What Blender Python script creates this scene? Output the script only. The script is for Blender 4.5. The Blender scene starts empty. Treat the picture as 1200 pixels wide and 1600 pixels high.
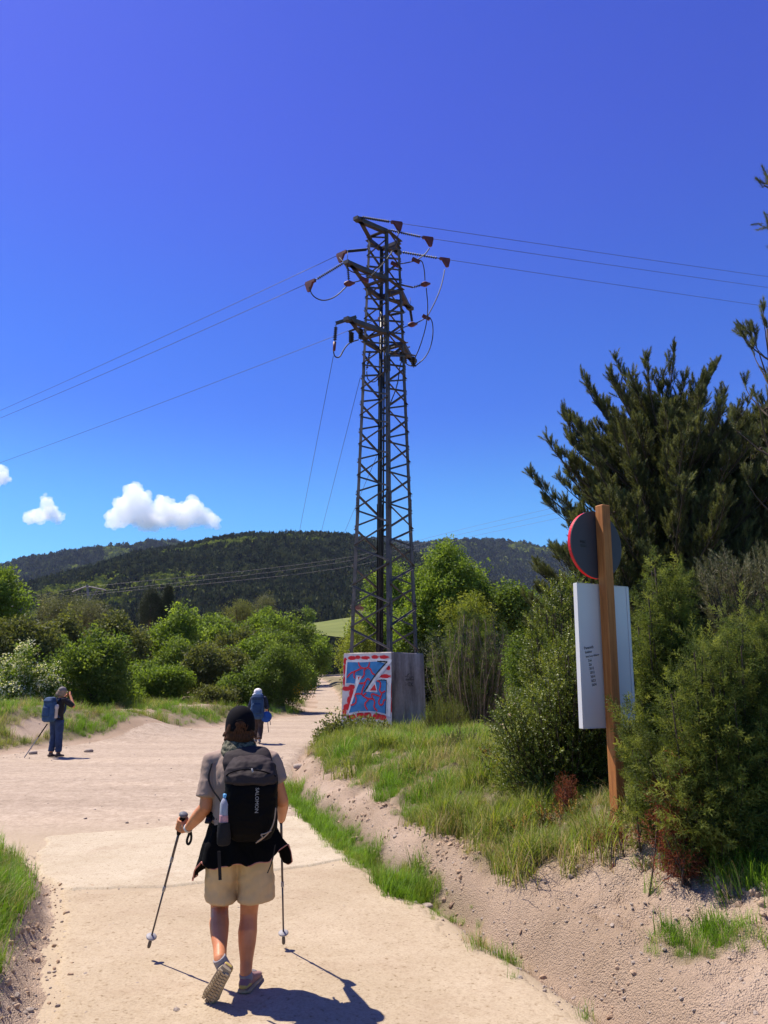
import bpy, bmesh, math, random
import numpy as np
from mathutils import Vector, Matrix, Euler

SC = bpy.context.scene
COL = SC.collection
rng = np.random.default_rng(7)
random.seed(7)
PI = math.pi

# ------------------------------------------------------------------ camera, sky, sun, exposure
FPX, PITCH, CAMZ = 1180.0, math.radians(12.6), 1.84
cam_d = bpy.data.cameras.new('camera')
cam_d.sensor_fit = 'VERTICAL'; cam_d.sensor_height = 36.0
cam_d.lens = 36.0 * FPX / 1600.0
cam_d.clip_start = 0.05; cam_d.clip_end = 30000
cam = bpy.data.objects.new('camera', cam_d); COL.objects.link(cam)
cam.location = (0, 0, CAMZ); cam.rotation_euler = (PI / 2 + PITCH, 0, 0)
SC.camera = cam

SUN_EL = math.radians(60)
SHADOW = math.radians(-30)                     # direction in which shadows fall on the ground
sun_dir = Vector((-math.cos(SHADOW) * math.cos(SUN_EL), -math.sin(SHADOW) * math.cos(SUN_EL), math.sin(SUN_EL)))
world = bpy.data.worlds.new('World'); SC.world = world; world.use_nodes = True
wn, wl = world.node_tree.nodes, world.node_tree.links
wn.clear()
sky = wn.new('ShaderNodeTexSky'); sky.sky_type = 'NISHITA'; sky.sun_disc = False
sky.sun_elevation = SUN_EL
sky.sun_rotation = math.atan2(sun_dir.x, sun_dir.y)
sky.altitude = 900; sky.air_density = 1.0; sky.dust_density = 0.35; sky.ozone_density = 2.2
hs = wn.new('ShaderNodeHueSaturation'); hs.inputs['Saturation'].default_value = 1.22; hs.inputs['Hue'].default_value = 0.512
gam = wn.new('ShaderNodeMix'); gam.data_type = 'RGBA'; gam.blend_type = 'MULTIPLY'; gam.inputs[0].default_value = 1.0
# the deep violet-blue of the zenith and the cyan of the horizon, the same all round
tc = wn.new('ShaderNodeTexCoord'); sx = wn.new('ShaderNodeSeparateXYZ'); tint = wn.new('ShaderNodeValToRGB'); te = tint.color_ramp.elements
while len(te) < 4: te.new(.5)
for e_, (p_, c_) in zip(te, ((.10, (.35, .66, .74)), (.20, (.36, .655, .74)), (.36, (.305, .45, .775)), (.66, (.455, .385, .82)))): e_.position = p_; e_.color = (*c_, 1)
tint.color_ramp.interpolation = 'EASE'
dbl = wn.new('ShaderNodeMix'); dbl.data_type = 'RGBA'; dbl.blend_type = 'MULTIPLY'; dbl.inputs[0].default_value = 1.0; dbl.inputs[7].default_value = (2, 2, 2, 1)
wl.new(tc.outputs['Generated'], sx.inputs[0]); wl.new(sx.outputs['Z'], tint.inputs[0]); wl.new(tint.outputs[0], dbl.inputs[6]); wl.new(dbl.outputs[2], gam.inputs[7])
bg = wn.new('ShaderNodeBackground'); bg.inputs[1].default_value = 0.0695
wo = wn.new('ShaderNodeOutputWorld')
wl.new(sky.outputs[0], hs.inputs['Color']); wl.new(hs.outputs[0], gam.inputs[6])
wl.new(gam.outputs[2], bg.inputs[0]); wl.new(bg.outputs[0], wo.inputs[0])

sun_l = bpy.data.lights.new('sun', 'SUN'); sun_l.energy = 5.0; sun_l.angle = math.radians(0.53); sun_l.color = (1.0, 0.93, 0.82)
sun = bpy.data.objects.new('sun', sun_l); COL.objects.link(sun)
sun.rotation_euler = (-sun_dir).to_track_quat('-Z', 'Y').to_euler(); sun.location = (-20, 10, 40)
SC.view_settings.view_transform = 'Standard'; SC.view_settings.look = 'None'
SC.view_settings.exposure = 0.75; SC.view_settings.gamma = 1.0; SC.view_settings.use_curve_mapping = False
SC.cycles.max_bounces = 8; SC.cycles.diffuse_bounces = 3; SC.cycles.glossy_bounces = 3
SC.cycles.transmission_bounces = 6; SC.cycles.transparent_max_bounces = 8; SC.cycles.volume_bounces = 6
SC.cycles.sample_clamp_indirect = 6.0; SC.cycles.caustics_reflective = False; SC.cycles.caustics_refractive = False

# ------------------------------------------------------------------ helpers
def ray(px, py):
    u = (px - 600) / FPX; v = (800 - py) / FPX
    return np.array([u, math.cos(PITCH) - v * math.sin(PITCH), math.sin(PITCH) + v * math.cos(PITCH)])
def P(px, py, d):
    "world point seen at photo position (px, py) standing d metres in front of the viewer"
    r = ray(px, py); t = d / r[1]
    return np.array([r[0] * t, d, CAMZ + r[2] * t])
def mpp(px, py, d):
    "metres per photo pixel there"
    r = ray(px, py); return (d / r[1]) / FPX

def _hash(ix, iy, iz, seed):
    h = (ix.astype(np.int64) * 374761393 + iy.astype(np.int64) * 668265263 + iz.astype(np.int64) * 2147483647 + seed * 1274126177) & 0xFFFFFFFF
    h = ((h ^ (h >> 13)) * 1274126177) & 0xFFFFFFFF
    h = h ^ (h >> 16)
    return (h & 0xFFFFFF) / float(0xFFFFFF)
def vnoise(x, y, z=0.0, seed=0):
    x, y, z = np.broadcast_arrays(np.asarray(x, float), np.asarray(y, float), np.asarray(z, float))
    fx, fy, fz = np.floor(x), np.floor(y), np.floor(z)
    tx, ty, tz = x - fx, y - fy, z - fz
    tx = tx * tx * (3 - 2 * tx); ty = ty * ty * (3 - 2 * ty); tz = tz * tz * (3 - 2 * tz)
    r = 0
    for dx in (0, 1):
        for dy in (0, 1):
            for dz in (0, 1):
                w = (tx if dx else 1 - tx) * (ty if dy else 1 - ty) * (tz if dz else 1 - tz)
                r = r + w * _hash(fx + dx, fy + dy, fz + dz, seed)
    return r * 2 - 1
def fbm(x, y, z=0.0, seed=0, o=4):
    r = 0; a = 1; t = 0
    for k in range(o):
        r = r + a * vnoise(np.asarray(x) * 2 ** k, np.asarray(y) * 2 ** k, np.asarray(z) * 2 ** k, seed + k); t += a; a *= 0.5
    return r / t
def sstep(a, b, x):
    t = np.clip((np.asarray(x, float) - a) / (b - a), 0, 1); return t * t * (3 - 2 * t)

def hexc(r, g, b): return (r, g, b, 1)

class NT:
    "tiny node-tree helper"
    def __init__(s, name):
        s.m = bpy.data.materials.new(name); s.m.use_nodes = True
        s.n = s.m.node_tree.nodes; s.l = s.m.node_tree.links; s.n.clear()
        s.out = s.n.new('ShaderNodeOutputMaterial')
    def a(s, t, **k):
        nd = s.n.new(t)
        for kk, v in k.items():
            if kk.startswith('i_'): nd.inputs[kk[2:].replace('_', ' ')].default_value = v
            else: setattr(nd, kk, v)
        return nd
    def k(s, a, b): s.l.new(a, b)
    def coord(s, which='Object'):
        return s.a('ShaderNodeTexCoord').outputs[which]
    def noise(s, vec, scale, detail=4, rough=0.55):
        nd = s.a('ShaderNodeTexNoise'); nd.inputs['Scale'].default_value = scale; nd.inputs['Detail'].default_value = detail; nd.inputs['Roughness'].default_value = rough
        s.k(vec, nd.inputs['Vector']); return nd.outputs['Fac']
    def ramp(s, fac, stops):
        nd = s.a('ShaderNodeValToRGB'); el = nd.color_ramp.elements
        while len(el) < len(stops): el.new(0.5)
        for e, (p, c) in zip(el, stops): e.position = p; e.color = c if len(c) == 4 else (*c, 1)
        s.k(fac, nd.inputs[0]); return nd.outputs[0]
    def mix(s, fac, a, b, mode='MIX'):
        nd = s.a('ShaderNodeMix', data_type='RGBA', blend_type=mode)
        for sock, v in ((0, fac), (6, a), (7, b)):
            if isinstance(v, (int, float)): nd.inputs[sock].default_value = v
            elif isinstance(v, tuple): nd.inputs[sock].default_value = v if len(v) == 4 else (*v, 1)
            else: s.k(v, nd.inputs[sock])
        return nd.outputs[2]
    def math(s, op, a, b=0.0, clamp=False):
        nd = s.a('ShaderNodeMath', operation=op, use_clamp=clamp)
        for i, v in ((0, a), (1, b)):
            if isinstance(v, (int, float)): nd.inputs[i].default_value = v
            else: s.k(v, nd.inputs[i])
        return nd.outputs[0]
    def bump(s, h, strength=0.4, dist=0.02):
        nd = s.a('ShaderNodeBump'); nd.inputs['Strength'].default_value = strength; nd.inputs['Distance'].default_value = dist
        s.k(h, nd.inputs['Height']); return nd.outputs[0]
    def principled(s, color, rough=0.8, normal=None, metal=0.0, spec=0.3, **k):
        nd = s.a('ShaderNodeBsdfPrincipled')
        if isinstance(color, tuple): nd.inputs['Base Color'].default_value = color if len(color) == 4 else (*color, 1)
        else: s.k(color, nd.inputs['Base Color'])
        if isinstance(rough, (int, float)): nd.inputs['Roughness'].default_value = rough
        else: s.k(rough, nd.inputs['Roughness'])
        nd.inputs['Metallic'].default_value = metal
        nd.inputs['Specular IOR Level'].default_value = spec
        if normal is not None: s.k(normal, nd.inputs['Normal'])
        for kk, v in k.items(): nd.inputs[kk.replace('_', ' ')].default_value = v
        s.k(nd.outputs[0], s.out.inputs[0]); return s.m

def simple_mat(name, c, rough=0.7, var=0.18, scale=6.0, bump=0.0, bscale=40.0, metal=0.0, spec=0.3):
    t = NT(name); co = t.coord()
    n = t.noise(co, scale, 5)
    c0 = tuple(v * (1 - var) for v in c); c1 = tuple(min(1, v * (1 + var)) for v in c)
    col = t.ramp(n, [(0.3, c0), (0.7, c1)])
    nb = t.bump(t.noise(co, bscale, 3), bump, 0.01) if bump else None
    return t.principled(col, rough, nb, metal, spec)

def leaf_mat(name, c, var=0.25, trans=0.35, rough=0.6, hue=0.02, yellow=None, spec=0.2):
    t = NT(name)
    oi = t.a('ShaderNodeObjectInfo'); geo = t.a('ShaderNodeNewGeometry')
    dark = tuple(v * (1 - var) for v in c); lite = tuple(v * (1 + var) for v in c)
    col = t.ramp(oi.outputs['Random'], [(0.0, dark), (0.55, c), (1.0, yellow if yellow else lite)])
    n = t.noise(geo.outputs['Position'], 1.1, 3)
    col = t.mix(t.math('MULTIPLY', n, 0.5), col, t.mix(1.0, col, (1.35, 1.2, 0.8), 'MULTIPLY'))
    d = t.a('ShaderNodeBsdfPrincipled'); t.k(col, d.inputs['Base Color']); d.inputs['Roughness'].default_value = rough; d.inputs['Specular IOR Level'].default_value = spec
    tr = t.a('ShaderNodeBsdfTranslucent'); t.k(t.mix(1.0, col, (1.5, 1.5, 0.6), 'MULTIPLY'), tr.inputs[0])
    mx = t.a('ShaderNodeMixShader'); mx.inputs[0].default_value = trans
    t.k(d.outputs[0], mx.inputs[1]); t.k(tr.outputs[0], mx.inputs[2]); t.k(mx.outputs[0], t.out.inputs[0])
    return t.m

def tag(o, label=None, cat=None, group=None, kind=None):
    if label: o['label'] = label
    if cat: o['category'] = cat
    if group: o['group'] = group
    if kind: o['kind'] = kind
    return o
def empty(name, loc, label=None, cat=None, group=None):
    o = bpy.data.objects.new(name, None); COL.objects.link(o); o.location = Vector([float(v) for v in loc]); o.empty_display_size = 0.2
    return tag(o, label, cat, group)
def parent_to(o, p):
    o.parent = p
    if p.type == 'EMPTY': o.matrix_parent_inverse = Matrix.Translation(-p.location)   # meshes are built in place
    return o
def link_mesh(name, me, mat=None, parent=None, smooth=True):
    o = bpy.data.objects.new(name, me); COL.objects.link(o)
    if mat is not None and len(me.materials) == 0:
        for m in (mat if isinstance(mat, (list, tuple)) else [mat]): me.materials.append(m)
    if smooth: me.shade_smooth()
    if parent is not None: parent_to(o, parent)
    return o

def frame(t, ref):
    t = t / (np.linalg.norm(t) + 1e-12)
    s = np.cross(t, ref)
    if np.linalg.norm(s) < 1e-4: s = np.cross(t, np.array([0.31, 0.82, 0.47]))
    s /= np.linalg.norm(s); f = np.cross(s, t)
    return t, s, f

class MB:
    "collects shapes in one mesh"
    def __init__(s): s.v = []; s.f = []; s.mi = []; s.n = 0; s.cur = 0
    def add(s, v, f):
        v = np.asarray(v, float).reshape(-1, 3)
        s.v.append(v); s.f += [tuple(int(i) + s.n for i in q) for q in f]; s.mi += [s.cur] * len(f); s.n += len(v); return s
    def box(s, c, size, R=None):
        x, y, z = [q / 2 for q in size]
        v = np.array([[-x, -y, -z], [x, -y, -z], [x, y, -z], [-x, y, -z], [-x, -y, z], [x, -y, z], [x, y, z], [-x, y, z]])
        if R is not None: v = v @ np.asarray(R).T
        return s.add(v + np.asarray(c), [(0, 3, 2, 1), (4, 5, 6, 7), (0, 1, 5, 4), (1, 2, 6, 5), (2, 3, 7, 6), (3, 0, 4, 7)])
    def tube(s, pts, r, n=8, ref=(0, 0, 1), cap=True, rb=None, dome=False):
        "tube along pts; r radius (or list) along the side axis, rb along the other"
        pts = np.asarray(pts, float); m = len(pts)
        ra = np.broadcast_to(np.asarray(r, float), (m,)); rbb = ra if rb is None else np.broadcast_to(np.asarray(rb, float), (m,))
        if dome:
            t0 = pts[0] - pts[1]; t0 /= np.linalg.norm(t0); t1 = pts[-1] - pts[-2]; t1 /= np.linalg.norm(t1)
            k0 = min(ra[0], rbb[0]); k1 = min(ra[-1], rbb[-1])
            pts = np.vstack([pts[0] + t0 * k0 * .95, pts[0] + t0 * k0 * .7, pts, pts[-1] + t1 * k1 * .7, pts[-1] + t1 * k1 * .95])
            ra = np.concatenate([[ra[0] * .3, ra[0] * .72], ra, [ra[-1] * .72, ra[-1] * .3]])
            rbb = np.concatenate([[rbb[0] * .3, rbb[0] * .72], rbb, [rbb[-1] * .72, rbb[-1] * .3]]); m = len(pts)
        ref = np.asarray(ref, float)
        ang = np.arange(n) * 2 * PI / n
        V = []
        for i in range(m):
            t = pts[min(i + 1, m - 1)] - pts[max(i - 1, 0)]
            t, sd, fr = frame(t, ref)
            V.append(pts[i] + np.outer(np.cos(ang) * ra[i], sd) + np.outer(np.sin(ang) * rbb[i], fr))
        F = []
        for i in range(m - 1):
            for j in range(n):
                k = (j + 1) % n
                F.append((i * n + j, i * n + k, (i + 1) * n + k, (i + 1) * n + j))
        if cap: F.append(tuple(range(n - 1, -1, -1))); F.append(tuple((m - 1) * n + j for j in range(n)))
        return s.add(np.vstack(V), F)
    def rings(s, R, cap=True, close=True):
        "R: list of (n,3) rings"
        R = [np.asarray(r, float) for r in R]; n = len(R[0]); F = []
        for i in range(len(R) - 1):
            for j in range(n if close else n - 1):
                k = (j + 1) % n
                F.append((i * n + j, i * n + k, (i + 1) * n + k, (i + 1) * n + j))
        if cap: F.append(tuple(range(n - 1, -1, -1))); F.append(tuple((len(R) - 1) * n + j for j in range(n)))
        return s.add(np.vstack(R), F)
    def lathe(s, prof, c, axis=(0, 0, 1), n=10):
        "prof: list of (radius, height along axis)"
        t, sd, fr = frame(np.asarray(axis, float), np.array([0, 1, 0.01])); ang = np.arange(n) * 2 * PI / n
        return s.rings([np.asarray(c) + t * h + np.outer(np.cos(ang) * r, sd) + np.outer(np.sin(ang) * r, fr) for r, h in prof])
    def angle_bar(s, a, b, w, th, n1, n2):
        "steel L-angle from a to b, its flanges along n1 and n2"
        a = np.asarray(a, float); b = np.asarray(b, float); t = (b - a) / np.linalg.norm(b - a)
        n1 = np.asarray(n1, float); n1 = n1 - t * n1.dot(t); n1 /= np.linalg.norm(n1)
        n2 = np.asarray(n2, float); n2 = n2 - t * n2.dot(t) - n1 * n2.dot(n1); n2 /= np.linalg.norm(n2)
        prof = [(0, 0), (w, 0), (w, th), (th, th), (th, w), (0, w)]
        R = [[p + n1 * x + n2 * y for x, y in prof] for p in (a, b)]
        return s.rings(R)
    def poly(s, pts3, normal, thick):
        "flat polygon with thickness towards normal"
        p = np.asarray(pts3, float); n = len(p); q = p + np.asarray(normal) * thick
        F = [tuple(range(n, 2 * n))] + [(i, (i + 1) % n, n + (i + 1) % n, n + i) for i in range(n)]
        return s.add(np.vstack([p, q]), F)
    def mesh(s, name):
        me = bpy.data.meshes.new(name); v = np.vstack(s.v)
        me.from_pydata(v.tolist(), [], s.f)
        if max(s.mi) > 0: me.polygons.foreach_set('material_index', s.mi)
        me.update(); return me
    def build(s, name, mat, parent=None, smooth=False, fix=True):
        me = s.mesh(name)
        if fix:
            bm = bmesh.new(); bm.from_mesh(me); bmesh.ops.recalc_face_normals(bm, faces=bm.faces); bm.to_mesh(me); bm.free()
        return link_mesh(name, me, mat, parent, smooth)

def quick_mesh(name, V, F):
    "numpy mesh of equal-sized faces"
    V = np.asarray(V, np.float32); F = np.asarray(F, np.int32); k = F.shape[1]
    me = bpy.data.meshes.new(name)
    me.vertices.add(len(V)); me.vertices.foreach_set('co', V.ravel())
    me.loops.add(F.size); me.loops.foreach_set('vertex_index', F.ravel())
    me.polygons.add(len(F)); me.polygons.foreach_set('loop_start', np.arange(0, F.size, k, dtype=np.int32))
    me.update(calc_edges=True); me.validate(); return me

def evaluated(o):
    dg = bpy.context.evaluated_depsgraph_get(); dg.update()
    return bpy.data.meshes.new_from_object(o.evaluated_get(dg))
def fuse(mb, voxel, smooth=4, fac=0.5, name='tmp'):
    "one continuous skin over all the shapes in mb"
    o = mb.build(name, None)
    m = o.modifiers.new('r', 'REMESH'); m.mode = 'VOXEL'; m.voxel_size = voxel
    if smooth: q = o.modifiers.new('s', 'SMOOTH'); q.factor = fac; q.iterations = smooth
    me = evaluated(o); bpy.data.objects.remove(o); return me
def displace(me, fn):
    n = len(me.vertices); co = np.empty(n * 3, np.float32); me.vertices.foreach_get('co', co); co = co.reshape(-1, 3).astype(float)
    nr = np.empty(n * 3, np.float32); me.vertex_normals.foreach_get('vector', nr); nr = nr.reshape(-1, 3)
    co2 = fn(co, nr); me.vertices.foreach_set('co', np.asarray(co2, np.float32).ravel()); me.update(); return me

# ---- scattering: one object whose points carry small real meshes
def proto(name, me):
    o = bpy.data.objects.new(name, me); return o
_groups = {}
def scatter_group(protos):
    key = tuple(p.name for p in protos)
    if key in _groups: return _groups[key]
    g = bpy.data.node_groups.new('scatter', 'GeometryNodeTree')
    g.interface.new_socket('Geometry', in_out='INPUT', socket_type='NodeSocketGeometry')
    g.interface.new_socket('Geometry', in_out='OUTPUT', socket_type='NodeSocketGeometry')
    n, l = g.nodes, g.links
    gi = n.new('NodeGroupInput'); go = n.new('NodeGroupOutput')
    iop = n.new('GeometryNodeInstanceOnPoints')
    join = n.new('GeometryNodeJoinGeometry')
    for p in reversed(protos):
        oi = n.new('GeometryNodeObjectInfo'); oi.inputs['Object'].default_value = p; oi.inputs['As Instance'].default_value = False
        g2 = n.new('GeometryNodeGeometryToInstance'); l.new(oi.outputs['Geometry'], g2.inputs[0]); l.new(g2.outputs[0], join.inputs[0])
    def attr(nm, t):
        a = n.new('GeometryNodeInputNamedAttribute'); a.data_type = t; a.inputs['Name'].default_value = nm; return a.outputs['Attribute']
    e2r = n.new('FunctionNodeEulerToRotation'); l.new(attr('rot', 'FLOAT_VECTOR'), e2r.inputs[0])
    l.new(gi.outputs[0], iop.inputs['Points']); l.new(join.outputs[0], iop.inputs['Instance'])
    iop.inputs['Pick Instance'].default_value = True
    l.new(attr('pick', 'INT'), iop.inputs['Instance Index']); l.new(e2r.outputs[0], iop.inputs['Rotation']); l.new(attr('scl', 'FLOAT_VECTOR'), iop.inputs['Scale'])
    l.new(iop.outputs[0], go.inputs[0])
    _groups[key] = g; return g
def eulers(dirs, roll=None):
    "XYZ eulers that turn +Z onto dirs with a random roll"
    d = np.asarray(dirs, float); d = d / (np.linalg.norm(d, axis=1, keepdims=True) + 1e-9); n = len(d)
    if roll is None: roll = rng.uniform(0, 2 * PI, n)
    up = np.where(np.abs(d[:, 2:3]) > 0.95, np.array([[1.0, 0, 0]]), np.array([[0, 0, 1.0]]))
    x = np.cross(up, d); x /= np.linalg.norm(x, axis=1, keepdims=True); y = np.cross(d, x)
    c, s = np.cos(roll)[:, None], np.sin(roll)[:, None]
    X = x * c + y * s; Y = -x * s + y * c
    ry = -np.arcsin(np.clip(X[:, 2], -1, 1)); rx = np.arctan2(Y[:, 2], d[:, 2]); rz = np.arctan2(X[:, 1], X[:, 0])
    return np.stack([rx, ry, rz], 1)
def scatter(name, pts, rot, scl, protos, parent=None, pick=None, kind='stuff'):
    pts = np.asarray(pts, np.float32); n = len(pts)
    me = bpy.data.meshes.new(name); me.vertices.add(n); me.vertices.foreach_set('co', pts.ravel())
    a = me.attributes.new('rot', 'FLOAT_VECTOR', 'POINT'); a.data.foreach_set('vector', np.asarray(rot, np.float32).ravel())
    scl = np.asarray(scl, np.float32)
    if scl.ndim == 1: scl = np.repeat(scl[:, None], 3, 1)
    a = me.attributes.new('scl', 'FLOAT_VECTOR', 'POINT'); a.data.foreach_set('vector', scl.ravel())
    if pick is None: pick = rng.integers(0, len(protos), n)
    a = me.attributes.new('pick', 'INT', 'POINT'); a.data.foreach_set('value', np.asarray(pick, np.int32))
    me.update()
    o = bpy.data.objects.new(name, me); COL.objects.link(o)
    m = o.modifiers.new('scatter', 'NODES'); m.node_group = scatter_group(protos)
    if parent is not None: parent_to(o, parent)
    if kind: o['kind'] = kind
    return o

# ------------------------------------------------------------------ terrain
_XD = ([-30, -5, 3, 4.67, 8.1, 13.3, 18, 22.9, 25, 27.5, 30, 41, 60, 100, 140, 200], [9, 4.2, 1.8, 1.2, 0, -1.6, -2.1, -2.25, -2.1, -1.9, -1.95, -2.2, -3.6, -7.6, -11.8, -20])
_XB = ([-30, 12, 15, 19.5, 30, 38, 41, 60, 100, 140, 200], [-60, -30, -20, -9.9, -7.4, -5.2, -3.8, -5.5, -9.6, -14, -22])
_XL = ([-30, -5, 3, 4.67, 5.5, 6.5, 7.5, 8.3, 8.8, 9.3], [1.0, -1.2, -1.6, -1.97, -2.25, -2.65, -3.1, -3.8, -5, -9])
def _slope(tab, y): return (np.interp(y + .3, *tab) - np.interp(y - .3, *tab)) / .6
def s_ditch(x, y):                       # metres to the right of the ditch line
    w = 0.10 * fbm(x * .9, y * .9, 0, 11, 3)
    return (x - np.interp(y, *_XD)) / np.sqrt(1 + _slope(_XD, y) ** 2) + w
def s_verge(x, y):                       # metres beyond the road's far left edge
    w = 0.5 * fbm(x * .4, y * .4, 0, 12, 3)
    return (np.interp(y, *_XB) - x) / np.sqrt(1 + _slope(_XB, y) ** 2) + w
def s_left(x, y):                        # metres into the small bank at the near left
    w = 0.10 * fbm(x * 1.6, y * 1.6, 0, 13, 3)
    d = (np.interp(y, *_XL) - x) / np.sqrt(1 + _slope(_XL, y) ** 2) + w
    return np.where(y < 9.3, d, -9.0)
def H(x, y):
    x = np.asarray(x, float); y = np.asarray(y, float)
    s, v, b = s_ditch(x, y), s_verge(x, y), s_left(x, y)
    top = np.interp(y, [0, 4, 8, 13, 18, 22, 27, 33, 60], [.5, .62, .66, .62, .48, .28, .12, .14, .3])
    wid = np.interp(y, [0, 6, 10, 20, 30], [1.3, 1.35, 1.4, 1.1, .8])
    # gullied dirt face of the right-hand bank
    gul = 0.12 * fbm(x * 2.3, y * 2.3, 0, 3, 4) + 0.05 * fbm(x * 8, y * 8, 0, 4, 3) + .030 * np.abs(fbm(x * 13, y * 13, 0, 7, 2)) + .016 * fbm(x * 27, y * 27, 0, 17, 2)
    face = .40 * sstep(.10, .50, s) + .60 * sstep(.3, 1.3, s / wid)
    z = top * face + gul * sstep(.15, .5, s / wid) * (1 - .55 * sstep(1.0, 2.0, s / wid)) + 0.05 * np.clip(s - wid, 0, 8)
    z = z - 0.10 * np.exp(-((s - .12) / .16) ** 2) * (y < 40)
    # mound under the signpost
    z = z + 0.16 * np.exp(-(((x - 1.95) / .55) ** 2 + ((y - 6.45) / .45) ** 2))
    road = 0.010 * fbm(x * .5, y * .5, 0, 5, 2)
    z = z + np.where(s < .15, road, 0)
    hum = .62 + .42 * fbm(x * .22, y * .22, 0, 8, 3) + .10 * fbm(x * 1.3, y * 1.3, 0, 9, 3)
    z = z + sstep(0, 2.6, v) * hum * (1 - sstep(8, 16, v)) * (1 - sstep(44, 60, y))
    z = z + .55 * np.exp(-(((x + 8.7) / 1.5) ** 2 + ((y - 27.4) / 2.2) ** 2)) + .3 * np.exp(-(((x + 11.5) / 1.2) ** 2 + ((y - 25) / 1.6) ** 2))
    z = z - 2.2 * sstep(10, 40, v)
    z = z + sstep(0, .22, b) * .20 + sstep(.1, 1.5, b) * .10 + .05 * fbm(x * 3, y * 3, 0, 14, 3) * sstep(.1, .4, b)
    z = z + np.interp(y, [0, 36, 100, 160, 700], [0, 0, 1.75, 2.2, 9])
    return z
def road_mask(x, y):
    s, v, b = s_ditch(x, y), s_verge(x, y), s_left(x, y)
    return sstep(.12, -.05, s) * sstep(.1, -.3, v) * sstep(.05, -.1, b) * (y < 150)

def build_ground():
    U = np.linspace(-1.25, 1.25, 800)
    Y = np.concatenate([np.linspace(-14, 2.2, 24, endpoint=False), np.geomspace(2.2, 160, 780), np.geomspace(165, 700, 40)])
    yy = np.repeat(Y[:, None], len(U), 1)
    xx = U[None, :] * (np.maximum(yy, 0) * .85 + 3.6)
    zz = H(xx, yy)
    V = np.stack([xx, yy, zz], -1).reshape(-1, 3)
    nu, ny = len(U), len(Y)
    i = np.arange((ny - 1) * (nu - 1)); r, c = i // (nu - 1), i % (nu - 1)
    a = r * nu + c
    F = np.stack([a, a + 1, a + nu + 1, a + nu], 1)
    rm = road_mask(V[:, 0], V[:, 1])
    isroad = rm[F].mean(1) > 0.5
    s, v, b = s_ditch(V[:, 0], V[:, 1]), s_verge(V[:, 0], V[:, 1]), s_left(V[:, 0], V[:, 1])
    yv = V[:, 1]; xv = V[:, 0]
    g = grass_density(xv, yv)
    gravel = sstep(8.5, 11.5, yv)
    objs = []
    for nm, sel, mat in (('road', isroad, M_ROAD), ('ground', ~isroad, M_GROUND)):
        f = F[sel]; used = np.unique(f); remap = -np.ones(len(V), int); remap[used] = np.arange(len(used))
        me = quick_mesh(nm, V[used], remap[f])
        at = me.attributes.new('mask', 'FLOAT_COLOR', 'POINT')
        col = np.stack([rm[used], np.clip(g[used], 0, 1), gravel[used], np.ones(len(used))], 1).astype(np.float32)
        at.data.foreach_set('color', col.ravel())
        o = link_mesh(nm, me, mat); o['kind'] = 'structure'; objs.append(o)
    return objs

def grass_density(x, y):
    s, v, b = s_ditch(x, y), s_verge(x, y), s_left(x, y)
    n = fbm(x * .8, y * .8, 0, 21, 3); n2 = fbm(x * 2.2, y * 2.2, 0, 22, 2)
    strip = sstep(-.32, -.12, s) * sstep(.34, .16, s) * sstep(6.2, 7.6, y) * sstep(15.5, 13.0, y)
    strip2 = sstep(-.28, -.1, s) * sstep(.12, .0, s) * sstep(3.4, 4.5, y) * sstep(7.6, 6.6, y) * sstep(.02, .35, n2) * .6
    edge = np.interp(y, [3, 4.5, 5.5, 6.3, 8, 10, 13, 20, 27], [1.35, 1.2, .95, .62, .66, .74, .72, .45, .25])
    bank = sstep(edge - .10, edge + .18, s + .28 * n2) * np.where(y < 6.4, sstep(-.25, .15, n + .1), sstep(-.75, -.3, n))
    bank = bank * sstep(5.5, 3.5, s) 
    patch = sstep(.4, .6, s) * (y < 7.5) * sstep(-.22, .12, n2) * .75
    mound = sstep(.25, .9, v) * sstep(-.35, .15, fbm(x * .45, y * .45, 0, 24, 3)) * sstep(60, 45, y)
    bare = np.exp(-(((x + 7.5) / 1.3) ** 2 + ((y - 26.6) / 1.6) ** 2)) + np.exp(-(((x + 10.6) / .6) ** 2 + ((y - 23.4) / 1.2) ** 2))
    mound = mound * sstep(.75, .35, bare)
    left = sstep(.12, .35, b) * sstep(-.5, .1, n + .25)
    foot = 1 - .9 * np.exp(-(((x - 1.75) / .75) ** 2 + ((y - 5.9) / .8) ** 2) ** 2)
    bank = bank * foot; patch = patch * foot
    return np.clip(strip + strip2 + np.maximum(bank, patch) + mound + left, 0, 1)

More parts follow.
